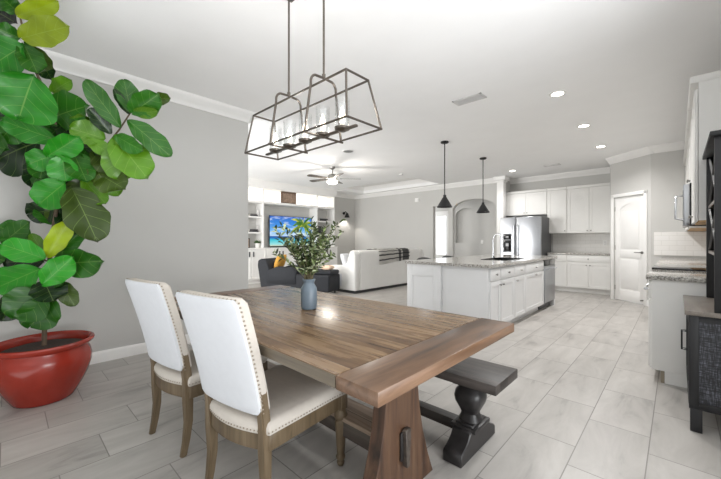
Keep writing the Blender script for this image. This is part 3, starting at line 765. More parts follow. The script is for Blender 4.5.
for X in (-1.895, -1.535):
    pts = [V((X, cc.y-wb_-.006, zb)), V((X, cc.y-.098, 2.10))]
    for k in range(1, 8):
        a = PI-PI/2*k/8; pts.append(V((X, cc.y-.055+.043*math.cos(a), 2.115+.05*math.sin(a))))
    pts.append(V((X, cc.y, 2.168)))
    pts += [V((X, 2*cc.y-p.y, p.z)) for p in reversed(pts[:-1])]
    a_ = MB().tube(pts, .0075, 10); a_.cyl((X, cc.y-wb_-.02, zb-.006), (X, cc.y+wb_+.02, zb-.006), .007, n=10)
    a_.build('stirrup', 'bronze', ct)
    MB().cyl((X, cc.y, 2.165), (X, cc.y, H-.02), .0065, n=12).cyl((X, cc.y, 2.165), (X, cc.y, 2.19), .011).build('rod', 'bronze', ct)
MB().box(-1.95, -1.48, cc.y-.06, cc.y+.06, H-.025, H, .008).build('ceiling_plate', 'bronze', ct)
for i in range(5):
    X = -2.055+.17*i*1.0
    MB().lathe([(.018, -.008), (.030, 0), (.042, .004), (.044, .016), (.030, .02)], (X, cc.y, zb), 24).build('socket', 'bronze', ct)
    MB().cyl((X, cc.y, zb+.02), (X, cc.y, zb+.062), .011, n=14).build('candle_sleeve', 'candle', ct)
    MB().lathe([(.006, .062), (.012, .072), (.0155, .085), (.013, .102), (.007, .12), (.001, .137)], (X, cc.y, zb), 16).build('bulb', 'bulb', ct)
    g = MB(); g.lathe([(.040, .02), (.041, .175)], (X, cc.y, zb), 28, closed=False); g.build('glass_shade', 'glass', ct)

# ------------------------------------------------------------------ pendants
pd = []
for (x, y, lab) in ((-2.87, 5.12, 'black cone pendant lamp over the island, the larger one on the left'), (-2.87, 6.67, 'black cone pendant lamp over the island, smaller looking, beside the white column')):
    t = thing('pendant_lamp', lab, 'pendant lamp', (x, y, 1.755), 0, 'pendant lamps over the island')
    MB().lathe([(.001, H), (.066, H), (.066, H-.02), (.05, H-.03), (.001, H-.032)], (x, y, 0), 28).build('canopy', 'blackmetal', t)
    MB().cyl((x, y, 1.96), (x, y, H-.03), .0085, n=10).build('rod', 'blackmetal', t)
    sh = MB(); sh.lathe([(.128, 1.755), (.13, 1.760), (.032, 1.925), (.026, 1.93), (.026, 1.96), (.012, 1.97), (.001, 1.972)], (x, y, 0), 36, closed=False)
    sh.lathe([(.124, 1.757), (.026, 1.92), (.001, 1.925)], (x, y, 0), 36, closed=False)
    sh.build('lamp_shade', 'black', t)
    MB().ball((x, y, 1.83), .03, 2).build('bulb', 'paper', t)

# ------------------------------------------------------------------ ceiling fittings
def downlight(x, y, lab, e=58):
    t = thing('recessed_light', lab, 'ceiling light', (x, y, H), 0, 'recessed ceiling lights')
    MB().lathe([(.062, H-.001), (.062, H-.007), (.088, H-.005), (.090, H-.0005)], (x, y, 0), 32, closed=False).build('trim_ring', 'trim', t)
    MB().lathe([(.064, H-.004), (.001, H-.004)], (x, y, 0), 28, closed=False).build('lens', 'can', t)
    l = bpy.data.lights.new('recessed_lamp', 'SPOT'); l.energy = e; l.spot_size = 2.6; l.spot_blend = .8; l.shadow_soft_size = .06; l.color = (1, .985, .97)
    o = bpy.data.objects.new('recessed_lamp', l); COL.objects.link(o); o.location = (x, y, H-.03)
downlight(-.99, 4.32, 'round recessed ceiling light nearest the camera, largest of the glowing row')
downlight(-.99, 5.80, 'round recessed ceiling light in the middle of the row of three')
downlight(-.99, 7.29, 'round recessed ceiling light at the pantry end of the row of three', 42)
downlight(-2.88, 8.38, 'round recessed ceiling light close to the white column and fridge cabinet', 26)
def vent(name, x, y, w, d, lab, n):
    t = thing(name, lab, 'air vent', (x, y, H), 0, 'ceiling air vents')
    MB().box(x-w/2, x+w/2, y-d/2, y-d/2+.025, H-.012, H, .003).box(x-w/2, x+w/2, y+d/2-.025, y+d/2, H-.012, H, .003).box(x-w/2, x-w/2+.025, y-d/2, y+d/2, H-.012, H, .003).box(x+w/2-.025, x+w/2, y-d/2, y+d/2, H-.012, H, .003).build('frame', 'vent', t)
    MB().box(x-w/2+.02, x+w/2-.02, y-d/2+.02, y+d/2-.02, H-.003, H-.0005).build('backing', 'vent_dark', t)
    s_ = MB()
    for k in range(n):
        yy = y-d/2+.03+(d-.06)*k/(n-1); s_.box(x-w/2+.024, x+w/2-.024, yy-.0035, yy+.0035, H-.010, H-.003)
    s_.build('slats', 'vent', t)
vent('air_vent', -1.79, 3.77, .36, .17, 'white slatted air vent in the ceiling between chandelier and recessed lights', 8)
vent('air_vent', -2.02, 8.35, .32, .16, 'small slatted air vent in the ceiling before the kitchen wall cabinets', 6)
t = thing('ceiling_speaker', 'pale round ceiling grille above the living room fan', 'ceiling speaker', (-4.49, 4.41, H))
MB().lathe([(.105, H), (.105, H-.008), (.09, H-.010)], (-4.49, 4.41, 0), 32, closed=False).build('ring', 'vent', t)
MB().lathe([(.092, H-.007), (.001, H-.007)], (-4.49, 4.41, 0), 32, closed=False).build('grille', 'vent_dark', t)
tag(MB().lathe([(.001, H-.03), (.04, H-.03), (.05, H-.02), (.055, H)], (-5.08, 6.87, 0), 24, closed=False).build('smoke_detector', 'vent', loc=(-5.08, 6.87, H)), 'small round smoke detector on the ceiling near the raised tray', 'smoke detector')
sd = MB(); sd.box(-6.16, -6.02, YB-.035, YB, 2.42, 2.55, .02, 3)
tag(sd.build('wall_sensor', 'trim', loc=(-6.09, YB, 2.49)), 'small white sensor high on the living room back wall', 'sensor')
# ceiling fan
fx, fy = -5.72, 5.12
fn = thing('ceiling_fan', 'five-blade ceiling fan with lit bowl in the living room', 'ceiling fan', (fx, fy, 2.47))
MB().lathe([(.001, H), (.065, H), (.06, H-.04), (.02, H-.06)], (fx, fy, 0), 24).cyl((fx, fy, H-.06), (fx, fy, 2.70), .012).build('downrod', 'nickel', fn)
MB().lathe([(.02, 2.71), (.07, 2.70), (.10, 2.67), (.105, 2.60), (.08, 2.575), (.05, 2.565), (.05, 2.55)], (fx, fy, 0), 32).build('motor', 'nickel', fn)
MB().lathe([(.10, 2.555), (.125, 2.54), (.12, 2.51), (.08, 2.485), (.001, 2.478)], (fx, fy, 0), 32).build('light_bowl', 'fanlens', fn)
for k in range(5):
    a = TH+math.radians(4)+k*2*PI/5
    R4 = Matrix.Translation((fx, fy, 2.60)) @ Matrix.Rotation(a, 4, 'Z') @ Matrix.Rotation(math.radians(10), 4, 'X')
    b_ = MB().prism([(.17, -.045), (.60, -.065), (.645, -.045), (.655, 0), (.645, .045), (.60, .065), (.17, .045)], 'z', -.004, .004)
    bmesh.ops.transform(b_.bm, matrix=R4, verts=b_.bm.verts); bl = b_.build('blade', 'fanblade', fn)
    b_ = MB().box(.08, .22, -.018, .018, -.010, -.004); bmesh.ops.transform(b_.bm, matrix=R4, verts=b_.bm.verts); b_.build('blade_iron', 'nickel', bl)

# ------------------------------------------------------------------ cabinet helpers
ZU = V((0, 0, 1))
def shaker(mb, F, u0, u1, v0, v1, w=.019, fr=.055):
    mb.fbox(F, u0, u1, v0, v1, 0, w-.008)
    mb.fbox(F, u0, u0+fr, v0, v1, w-.008, w, .0015, 1).fbox(F, u1-fr, u1, v0, v1, w-.008, w, .0015, 1)
    mb.fbox(F, u0+fr, u1-fr, v0, v0+fr, w-.008, w, .0015, 1).fbox(F, u0+fr, u1-fr, v1-fr, v1, w-.008, w, .0015, 1)
    return mb
def P(F, u, v, w): o, ud, n = F; return o+ud*u+ZU*v+n*w
def knob(F, u, v, w, parent):
    MB().cyl(P(F, u, v, w), P(F, u, v, w+.016), .006, n=12).cyl(P(F, u, v, w+.016), P(F, u, v, w+.028), .014, .011, n=16).build('knob', 'nickel', parent)
def door(F, u0, u1, v0, v1, parent, ku=None, kv=None, mat='cab', fr=.055):
    o = shaker(MB(), F, u0, u1, v0, v1, fr=fr).build('door', mat, parent)
    if ku is not None: knob(F, ku, kv, .019, o)
    return o
def drawer(F, u0, u1, v0, v1, parent, mat='cab', k=True):
    o = MB().fbox(F, u0, u1, v0, v1, 0, .019, .003).build('drawer', mat, parent)
    if k: knob(F, (u0+u1)/2, (v0+v1)/2, .019, o)
    return o

# ------------------------------------------------------------------ island
IX0, IX1, IY0, IY1 = -2.83, -1.66, 3.99, 7.05
cab_top = .862
iF = (V((IX1, 0, 0)), V((0, 1, 0)), V((1, 0, 0)))       # u = world y, facing +x
# knee wall, end panels
kw = thing('kitchen_island', 'white panelled end and bar side of the kitchen island', 'kitchen island', (-2.5, 4.0, 0))
MB().box(IX0, -2.29, IY0, IY1, 0, cab_top).build('bar_wall', 'island', kw)
eF = (V((0, IY0, 0)), V((1, 0, 0)), V((0, -1, 0)))
MB().fbox(eF, IX0, IX0+.09, 0, cab_top, 0, .014, .002).fbox(eF, -2.40, -2.29, 0, cab_top, 0, .014, .002).fbox(eF, IX0+.09, -2.40, .70, cab_top, 0, .014, .002).fbox(eF, IX0+.09, -2.40, 0, .14, 0, .014, .002).build('panel_frame', 'island', kw)
MB().box(-2.275, IX1+.0, IY0+.015, IY0+.035, 0, cab_top, .002).build('end_panel', 'island', kw)
MB().box(-2.29, -2.22, IY0+.03, IY1, 0, cab_top).build('back_panel', 'island', kw)
units = [(4.03, 4.36, 'white island base cabinet nearest the dining table, narrow single door', 1), (4.36, 4.87, 'white island base cabinet, second unit from the dining table', 1),
         (4.87, 5.33, 'white island base cabinet, third unit from the dining table, before the sink', 1), (5.33, 6.27, 'wide white sink base cabinet on the island beside the dishwasher', 2)]
for a, b_, lab, nd in units:
    t = thing('base_cabinet', lab, 'cabinet', (IX1-.28, (a+b_)/2, 0), 0, 'island base cabinets')
    zc = .64 if b_ > 5.0 else cab_top
    bd = MB().box(-2.215, IX1, a+.0006, b_-.0006, .10, zc).box(-2.215, IX1-.075, a+.0006, b_-.0006, 0, .10)
    if zc < cab_top: bd.box(IX1-.06, IX1, a+.0006, b_-.0006, zc, cab_top)
    bd.build('body', 'island', t)
    drawer(iF, a+.012, b_-.012, cab_top-.165, cab_top-.02, t, 'island')
    if nd == 1: door(iF, a+.012, b_-.012, .115, cab_top-.18, t, (b_-.045 if a < 4.3 else a+.05), cab_top-.23, 'island')
    else:
        door(iF, a+.012, b_-.012, .115, cab_top-.18, t, (a+b_)/2, cab_top-.21, 'island')
dw = thing('dishwasher', 'stainless dishwasher built into the far end of the island', 'dishwasher', (IX1-.28, 6.62, 0))
MB().box(-2.215, IX1, 6.29, 6.95, .10, cab_top-.002).box(-2.2, IX1-.06, 6.29, 6.95, 0, .10).build('body', 'steel_dark', dw)
o = MB().fbox(iF, 6.30, 6.94, .12, cab_top-.11, 0, .028, .004).build('door', 'steel', dw)
MB().tube([P(iF, 6.36, .70, .028), P(iF, 6.36, .70, .065), P(iF, 6.88, .70, .065), P(iF, 6.88, .70, .028)], .010, 10).build('handle', 'steel', o)
MB().fbox(iF, 6.30, 6.94, cab_top-.105, cab_top-.008, 0, .026, .003).build('control_panel', 'glassblack', dw)
MB().box(-2.215, IX1+.005, 6.955, IY1, 0, cab_top).build('filler_panel', 'island', kw)
# worktop with the sink hole
sx0, sx1, sy0, sy1 = -2.18, -1.80, 5.02, 5.76
tz0, tz1 = cab_top, .90
wt = MB().box(IX0-.03, sx0, IY0-.035, IY1+.035, tz0, tz1).box(sx1, IX1+.035, IY0-.035, IY1+.035, tz0, tz1).box(sx0, sx1, IY0-.035, sy0, tz0, tz1).box(sx0, sx1, sy1, IY1+.035, tz0, tz1)
bmesh.ops.remove_doubles(wt.bm, verts=wt.bm.verts, dist=1e-5)
tag(wt.build('island_worktop', 'granite', loc=(-2.24, 5.5, tz0)), 'speckled granite worktop covering the kitchen island', 'worktop')
sk = MB().box(sx0-.012, sx1+.012, sy0-.012, sy0, tz0-.18, tz1+.006).box(sx0-.012, sx1+.012, sy1, sy1+.012, tz0-.18, tz1+.006).box(sx0-.012, sx0, sy0, sy1, tz0-.18, tz1+.006).box(sx1, sx1+.012, sy0, sy1, tz0-.18, tz1+.006).box(sx0-.012, sx1+.012, sy0-.012, sy1+.012, tz0-.20, tz0-.18)
tag(sk.build('sink', 'black', loc=(-2, 5.4, tz0)), 'black rectangular sink set in the island worktop', 'sink')
fcx, fcy = -2.235, 5.60
fc = thing('faucet', 'tall chrome gooseneck faucet at the island sink', 'faucet', (fcx, fcy, tz1))
pts = [V((fcx, fcy, tz1+.02)), V((fcx, fcy, 1.19))]+[V((fcx+.085-.085*math.cos(a*PI/10), fcy-.03*(a/10), 1.19+.11*math.sin(a*PI/10))) for a in range(1, 10)]+[V((fcx+.17, fcy-.03, 1.17)), V((fcx+.172, fcy-.03, 1.08))]
MB().tube(pts, .0115, 12).build('spout', 'chrome', fc)
MB().cyl((fcx, fcy, tz1), (fcx, fcy, tz1+.03), .026).build('base', 'chrome', fc)
MB().cyl((fcx, fcy, tz1+.08), (fcx, fcy+.06, tz1+.10), .008).build('lever', 'chrome', fc)
MB().cyl((fcx+.172, fcy-.03, 1.085), (fcx+.172, fcy-.03, 1.03), .016).build('spray_head', 'chrome', fc)
# bar stools beyond the island
def stool(x, y, lab):
    t = thing('bar_stool', lab, 'bar stool', (x, y, 0), 0, 'bar stools behind the island')
    MB().box(x-.19, x+.19, y-.20, y+.20, .62, .67, .02, 3).build('seat', 'black', t)
    for sx in (-1, 1):
        for sy in (-1, 1): MB().cyl((x+sx*.19, y+sy*.19, 0), (x+sx*.15, y+sy*.15, .62), .014, .017, 10).build('leg', 'blackmetal', t)
    MB().box(x-.178, x+.178, y-.185, y-.165, .22, .24).box(x-.178, x+.178, y+.165, y+.185, .22, .24).box(x-.185, x-.165, y-.178, y+.178, .22, .24).box(x+.165, x+.185, y-.178, y+.178, .22, .24).build('footrest', 'blackmetal', t)
    bk = MB().tube([V((x-.17, y-.20, .82)), V((x-.20, y-.12, .84)), V((x-.21, y, .85)), V((x-.20, y+.12, .84)), V((x-.17, y+.20, .82))], .045, 10)
    bk.build('backrest', 'black', t)
    for sy in (-1, 1): MB().cyl((x-.17, y+sy*.13, .65), (x-.19, y+sy*.13, .82), .011).build('back_post', 'blackmetal', t)
stool(-3.12, 5.15, 'dark bar stool behind the island, below the bright hall door')
stool(-3.12, 6.02, 'dark bar stool behind the island, below the arched hall niche')

# ------------------------------------------------------------------ kitchen back run
kF = lambda y: (V((0, y, 0)), V((1, 0, 0)), V((0, -1, 0)))
ubF = kF(9.25)
def upper(u0, u1, v0, v1, nd, lab, y=9.25):
    t = thing('wall_cabinet', lab, 'wall cabinet', ((u0+u1)/2, y+.1, v0), 0, 'white wall cabinets of the back kitchen wall')
    MB().box(u0+.0006, u1-.0006, y, YK-.013, v0, v1).build('body', 'cab', t)
    F = kF(y); vtop = v1-.05; m_ = (u0+u1)/2
    if nd == 1: door(F, u0+.015, u1-.015, v0+.01, vtop, t, u1-.045, v0+.06)
    else:
        door(F, u0+.015, m_-.002, v0+.01, vtop, t, m_-.035, v0+.06); door(F, m_+.002, u1-.015, v0+.01, vtop, t, m_+.035, v0+.06)
    MB().box(u0+.0006, u1-.0006, y-.035, y, v1-.045, v1+.02, .01).build('cornice', 'cab', t)
upper(-3.35, -2.345, 1.84, 2.46, 2, 'white two-door wall cabinet above the steel fridge')
upper(-2.345, -1.915, 1.36, 2.46, 1, 'tall single-door white wall cabinet right beside the fridge')
upper(-1.915, -1.03, 1.36, 2.46, 2, 'tall two-door white wall cabinet next to the pantry corner')
bF = kF(8.97)
def lower(u0, u1, nd, lab):
    t = thing('base_cabinet', lab, 'cabinet', ((u0+u1)/2, 9.2, 0), 0, 'white base cabinets of the back kitchen wall')
    MB().box(u0+.0006, u1-.0006, 8.97, YK-.013, .10, .862).box(u0+.0006, u1-.0006, 9.04, YK-.013, 0, .10).build('body', 'cab', t)
    drawer(bF, u0+.012, u1-.012, .70, .845, t)
    m_ = (u0+u1)/2
    if nd == 1: door(bF, u0+.012, u1-.012, .115, .685, t, u0+.045, .63)
    else: door(bF, u0+.012, m_-.002, .115, .685, t, m_-.035, .63); door(bF, m_+.002, u1-.012, .115, .685, t, m_+.035, .63)
lower(-2.27, -1.86, 1, 'white single-door base cabinet beside the fridge, partly behind the island')
lower(-1.86, -1.03, 2, 'white two-door base cabinet under the back counter next to the pantry')
tag(MB().box(-2.275, -1.0, 8.94, YK-.013, .8625, .90, .004).build('back_worktop', 'granite', loc=(-1.6, 9.2, .8625)), 'granite worktop along the back kitchen wall', 'worktop')
# fridge
fr = thing('refrigerator', 'stainless side-by-side refrigerator with water dispenser', 'refrigerator', (-2.78, 8.9, 0))
MB().box(-3.24, -2.30, 8.62, 9.40, .02, 1.75).build('body', 'steel_dark', fr)
fF = kF(8.615)
od = MB().fbox(fF, -3.24, -2.865, .08, 1.76, 0, .06, .012, 3).build('freezer_door', 'steel', fr)
o2 = MB().fbox(fF, -2.855, -2.30, .08, 1.76, 0, .06, .012, 3).build('fridge_door', 'steel', fr)
for u, pr in ((-2.90, od), (-2.815, o2)):
    MB().tube([P(fF, u, .60, .06), P(fF, u, .62, .105), P(fF, u, 1.55, .105), P(fF, u, 1.57, .06)], .012, 10).build('handle', 'chrome', pr)
dd = MB().fbox(fF, -3.165, -2.965, .90, 1.36, .058, .066, .01).build('dispenser', 'steel_dark', od)
MB().fbox(fF, -3.15, -2.98, .93, 1.19, .06, .069, .004).build('dispenser_recess', 'glassblack', dd)
MB().fbox(fF, -3.15, -2.98, 1.22, 1.33, .06, .069, .004).build('display', 'glassblack', dd)
MB().box(-3.22, -2.32, 8.60, 8.66, .0, .075).build('kick_grille', 'black', fr)

# ------------------------------------------------------------------ right-hand run
rF = lambda x: (V((x, 0, 0)), V((0, 1, 0)), V((-1, 0, 0)))
RX = -.160; NY = 3.80
bb = thing('base_cabinet', 'white base cabinet with plain end panel behind the black hutch', 'cabinet', (.2, 4.15, 0), 0, 'right-hand base cabinets')
MB().box(RX, XR-.01, NY, 4.555, .10, .862).box(RX+.07, XR-.01, NY+.012, 4.555, 0, .10).build('body', 'cab', bb)
MB().box(RX+.004, XR-.01, NY-.014, NY, .10, .862, .002).box(RX+.085, XR-.01, NY-.014, NY, .0, .10).build('end_panel', 'cab', bb)
MB().box(RX+.06, RX+.075, NY-.014, 4.555, 0, .098).box(RX+.075, RX+.085, NY-.014, NY, 0, .098).build('toe_kick', 'toe', bb)
drawer(rF(RX), NY+.012, 4.54, .70, .845, bb); door(rF(RX), NY+.012, 4.54, .115, .685, bb, 4.50, .63)
b2 = thing('base_cabinet', 'white base cabinet beyond the range, by the pantry wall', 'cabinet', (.2, 6.6, 0), 0, 'right-hand base cabinets')
MB().box(RX, XR-.01, 5.325, 7.93, .10, .862).box(RX+.07, XR-.01, 5.325, 7.93, 0, .10).build('body', 'cab', b2)
for a in (5.34, 6.0, 6.65, 7.3):
    drawer(rF(RX), a, a+.62, .70, .845, b2); door(rF(RX), a, a+.62, .115, .685, b2, a+.57, .63)
tag(MB().box(RX-.035, XR-.01, NY-.03, 4.558, .863, .90, .004).build('counter_worktop', 'granite', loc=(.2, 4.2, .863)), 'granite worktop end above the white end panel behind the hutch', 'worktop')
tag(MB().box(RX-.035, XR-.01, 5.322, 7.93, .863, .90, .004).build('counter_worktop', 'granite', loc=(.2, 6.6, .863)), 'granite worktop beyond the range, running to the pantry wall', 'worktop')
rg = thing('range', 'stainless range with black cooktop in the right-hand counter', 'range', (.15, 4.94, 0))
MB().box(RX+.0, XR-.01, 4.562, 5.318, .03, .90).build('body', 'steel', rg)
MB().box(RX-.03, XR-.02, 4.562, 5.318, .90, .915, .004).build('cooktop', 'glassblack', rg)
ov = MB().fbox(rF(RX), 4.575, 5.305, .22, .72, 0, .04, .006).build('oven_door', 'steel', rg)
MB().tube([P(rF(RX), 4.62, .69, .03), P(rF(RX), 4.62, .69, .085), P(rF(RX), 5.26, .69, .085), P(rF(RX), 5.26, .69, .03)], .012, 10).build('handle', 'chrome', ov)
MB().fbox(rF(RX), 4.575, 5.305, .04, .20, 0, .035, .006).build('warming_drawer', 'steel', rg)
MB().fbox(rF(RX), 4.575, 5.305, .74, .89, 0, .045, .008).build('control_panel', 'steel', rg)
for k in range(5):
    y = 4.65+.145*k; MB().cyl(P(rF(RX), y, .82, .045), P(rF(RX), y, .82, .075), .02, .017).build('knob', 'chrome', rg)
# wall cabinets over it
UX = .125
def rupper(y0, y1, v0, v1, lab, nd):
    t = thing('wall_cabinet', lab, 'wall cabinet', (.3, (y0+y1)/2, v0), 0, 'right-hand wall cabinets')
    MB().box(UX, XR-.005, y0+.0006, y1-.0006, v0+.012, v1).build('body', 'cab', t)
    MB().box(UX, XR-.005, y0+.0006, y1-.0006, v0, v0+.012).build('underside', 'rawwood', t)
    w = (y1-y0)/nd
    for k in range(nd): door(rF(UX-.004), y0+w*k+.01, y0+w*(k+1)-.006, v0+.005, v1-.05, t, y0+w*(k+1)-.04 if k % 2 == 0 else y0+w*k+.04, v0+.06)
    MB().box(UX-.05, XR-.005, y0+.0006-.0, y1-.0006, v1, v1+.06, .012).build('cornice', 'cab', t)
rupper(3.80, 4.555, 1.345, 2.46, 'white wall cabinet with plain end panel, directly behind the black hutch', 2)
rupper(4.56, 5.32, 1.76, 2.46, 'short white wall cabinet over the microwave', 2)
rupper(5.325, 7.93, 1.345, 2.46, 'white wall cabinet beyond the microwave, reaching the pantry wall', 4)
mw = thing('microwave', 'stainless over-range microwave with bar handle under the wall cabinets', 'microwave', (.25, 4.94, 1.335))
MB().box(.09, XR-.01, 4.563, 5.317, 1.335, 1.755).build('body', 'glassblack', mw)
mF = rF(.09)
md = MB().fbox(mF, 4.565, 5.14, 1.34, 1.745, 0, .045, .004).build('door', 'steel', mw)
MB().fbox(mF, 4.66, 5.05, 1.38, 1.70, .044, .047).build('window', 'glassblack', md)
MB().tube([P(mF, 4.60, 1.40, .045), P(mF, 4.60, 1.41, .10), P(mF, 4.60, 1.63, .10), P(mF, 4.60, 1.64, .045)], .011, 10).build('handle', 'chrome', md)
MB().fbox(mF, 5.15, 5.315, 1.34, 1.745, 0, .045, .004).build('control_panel', 'glassblack', mw)

# ------------------------------------------------------------------ black hutch
hy0, hy1 = 2.95, 3.74; hx = .055
hu = thing('hutch', 'tall black hutch with woven side panel and open wine shelf at right', 'hutch cabinet', (.28, 3.34, 0))
fm = MB()
for (a, b_) in ((hx, hx+.045), (XR-.06, XR-.015)):
    fm.box(a, b_, hy0, hy0+.03, .15, .73, .003).box(a, b_, hy1-.03, hy1, .15, .73, .003)
fm.box(hx+.045, XR-.06, hy0, hy0+.03, .15, .19).box(hx+.045, XR-.06, hy0, hy0+.03, .69, .73).box(hx+.045, XR-.06, hy1-.03, hy1, .15, .73)
fm.box(hx, XR-.015, hy0, hy1, .145, .168).box(hx, XR-.015, hy0, hy1, .71, .73).box(XR-.03, XR-.015, hy0, hy1, .15, .73)
fm.build('carcass', 'hutch', hu)
MB().box(hx+.04, XR-.055, hy0+.008, hy0+.022, .17, .695).build('woven_panel', 'weave', hu)
hF = rF(hx)
for k, (a, b_) in enumerate(((hy0+.004, (hy0+hy1)/2-.002), ((hy0+hy1)/2+.002, hy1-.004))):
    m_ = MB().fbox(hF, a, a+.04, .17, .71, -.018, .002, .002).fbox(hF, b_-.04, b_, .17, .71, -.018, .002, .002).fbox(hF, a+.04, b_-.04, .17, .21, -.018, .002, .002).fbox(hF, a+.04, b_-.04, .67, .71, -.018, .002, .002)
    dr = m_.build('door', 'hutch', hu)
    MB().fbox(hF, a+.035, b_-.035, .185, .675, -.014, -.006).build('woven_panel', 'weave', dr)
    u = b_-.02 if k == 0 else a+.02
    MB().tube([P(hF, u, .42, 0), P(hF, u, .42, .03), P(hF, u, .55, .03), P(hF, u, .55, 0)], .005, 8).build('handle', 'blackmetal', dr)
MB().box(hx-.02, XR-.012, hy0-.02, hy1+.02, .73, .757, .003).build('counter_top', 'hutchtop', hu)
for x in (hx+.005, XR-.07):
    for y in (hy0+.005, hy1-.06): MB().box(x, x+.055, y, y+.055, 0, .145, .003).build('leg', 'hutch', hu)
gx = .165
MB().box(gx, XR-.012, hy0, hy0+.03, .757, 1.83, .002).build('side_panel', 'hutch', hu)
MB().box(gx, XR-.012, hy1-.03, hy1, .757, 1.83, .002).build('side_panel', 'hutch', hu)
MB().box(XR-.026, XR-.012, hy0+.03, hy1-.03, .757, 1.83).build('back_panel', 'hutch', hu)
MB().box(gx-.02, XR-.012, hy0-.025, hy1+.025, 1.83, 1.858, .003).build('top_board', 'hutch', hu)
for z in (1.10, 1.44): MB().box(gx+.01, XR-.026, hy0+.03, hy1-.03, z, z+.02).build('shelf', 'hutchtop', hu)
for z0, z1 in ((1.12, 1.44), (1.46, 1.83)):
    for s_ in (0, 1):
        m_ = MB(); ya, yb = (hy0+.03, hy1-.03) if s_ == 0 else (hy1-.03, hy0+.03)
        m_.tube([V((gx+.02, ya, z0)), V((gx+.02, yb, z1))], .011, 4); m_.build('lattice', 'hutch', hu)
for y, z, lab in ((3.18, .757, 'white ceramic bowl standing on the hutch counter under the shelf'), (3.32, 1.12, 'white ceramic bowl on the lower open shelf of the black hutch'), (3.40, 1.46, 'white ceramic bowl on the upper open shelf of the black hutch')):
    tag(MB().lathe([(.03, 0), (.035, .004), (.05, .02), (.075, .05), (.085, .085), (.082, .085), (.07, .05), (.045, .02), (.001, .012)], (.31, y, z), 28).build('bowl', 'ceramic', loc=(.31, y, z)), lab, 'bowl', 'bowls in the hutch')

# ------------------------------------------------------------------ living room built-ins
BX = -8.5
def tower(y0, y1, shelves, lab):
    t = thing('bookcase', lab, 'bookcase', ((XTV+BX)/2, (y0+y1)/2, 0), 0, 'built-in media wall units')
    MB().box(XTV, BX, y0, y0+.04, 0.98, 2.70).box(XTV, BX, y1-.04, y1, 0.98, 2.70).build('side_panel', 'trim', t)
    MB().box(XTV, XTV+.02, y0+.04, y1-.04, 0.98, 2.27).build('back_panel', 'wall', t)
    for z in shelves: MB().box(XTV, BX-.01, y0+.04, y1-.04, z-.02, z+.02).build('shelf', 'trim', t)
    MB().box(XTV, BX, y0+.04, y1-.04, 2.24, 2.30).build('niche_shelf', 'trim', t); MB().box(XTV, BX, y0+.04, y1-.04, 2.66, 2.70).build('top_board', 'trim', t)
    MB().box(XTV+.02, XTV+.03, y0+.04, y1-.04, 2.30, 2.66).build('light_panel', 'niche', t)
    MB().box(XTV, BX+.12, y0, y1, .10, .95).box(XTV, BX+.06, y0, y1, 0, .10).box(XTV, BX+.15, y0, y1, .95, .98).build('base_unit', 'trim', t)
    F = (V((BX+.12, 0, 0)), V((0, 1, 0)), V((1, 0, 0)))
    n = max(1, round((y1-y0)/.45)); w = (y1-y0)/n
    for k in range(n):
        o = shaker(MB(), F, y0+w*k+.01, y0+w*(k+1)-.01, .13, .93).build('door', 'trim', t)
        u = y0+w*(k+1)-.06 if k % 2 == 0 else y0+w*k+.06
        MB().fbox(F, u-.02, u+.02, .74, .88, .019, .032, .004).build('handle', 'steel_dark', o)
    return t
tower(4.1, 5.02, (1.40, 1.84), 'white built-in bookcase left of the television, with lit top niche')
tower(6.93, 7.72, (1.38, 1.81), 'white built-in bookcase right of the television, near the wall lamp')
t = thing('media_cabinet', 'white built-in cabinet below and above the television', 'media cabinet', ((XTV+BX)/2, 5.97, 0), 0, 'built-in media wall units')
MB().box(XTV, BX+.12, 5.021, 6.929, .10, .95).box(XTV, BX+.06, 5.021, 6.929, 0, .10).box(XTV, BX+.15, 5.021, 6.929, .95, .98).build('base_unit', 'trim', t)
MB().box(XTV, BX, 5.021, 6.929, 2.24, 2.30).build('niche_shelf', 'trim', t); MB().box(XTV, BX, 5.021, 6.929, 2.66, 2.70).build('top_board', 'trim', t)
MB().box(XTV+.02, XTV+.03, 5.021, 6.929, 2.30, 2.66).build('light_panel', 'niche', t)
MB().box(XTV, XTV+.02, 5.021, 6.929, .98, 2.24).build('back_panel', 'wall', t)
F = (V((BX+.12, 0, 0)), V((0, 1, 0)), V((1, 0, 0)))
for k in range(4):
    a = 5.021+.477*k; o = shaker(MB(), F, a+.008, a+.469, .13, .93).build('door', 'trim', t)
    u = a+.42 if k % 2 == 0 else a+.055
    MB().fbox(F, u-.02, u+.02, .74, .88, .019, .032, .004).build('handle', 'steel_dark', o)
struct('trim_9', MB().extrude_path((BX, 4.1, H), (BX, 7.76, H), (1, 0, 0), [(-.4, 0), (-.4, -.17), (0.01, -.17), (.02, -.13), (.05, -.07), (.09, -.03), (.10, 0)]), 'trim')
# television
ty0, ty1, tz0_, tz1_ = 5.35, 6.92, 1.02, 1.92; tx = -8.74
tv = thing('television', 'large flat television showing a palm beach, mounted in the built-in wall', 'television', (tx, 6.0, tz0_))
MB().box(tx-.10, tx-.005, 5.6, 6.4, 1.3, 1.7).build('mount', 'black', tv)
MB().box(tx-.03, tx, ty0-.012, ty1+.012, tz0_-.012, tz1_+.012, .004).build('bezel', 'black', tv)
scn = MB().box(tx, tx+.002, ty0, ty1, tz0_, tz1_).build('screen', screen_mat(ty0, ty1, tz0_, tz1_), tv)
M['palm'] = plain('palm_picture_green', (60, 96, 44), .5); M['palm2'] = plain('palm_picture_yellow', (150, 150, 60), .5)
for k_, e_ in (('palm', (44, 82, 32)), ('palm2', (132, 134, 58))):
    b_ = M[k_].node_tree.nodes['Principled BSDF']; b_.inputs['Emission Color'].default_value = (*s2l(e_), 1); b_.inputs['Emission Strength'].default_value = .7
rnd = random.Random(3)
pm, pm2 = MB(), MB()
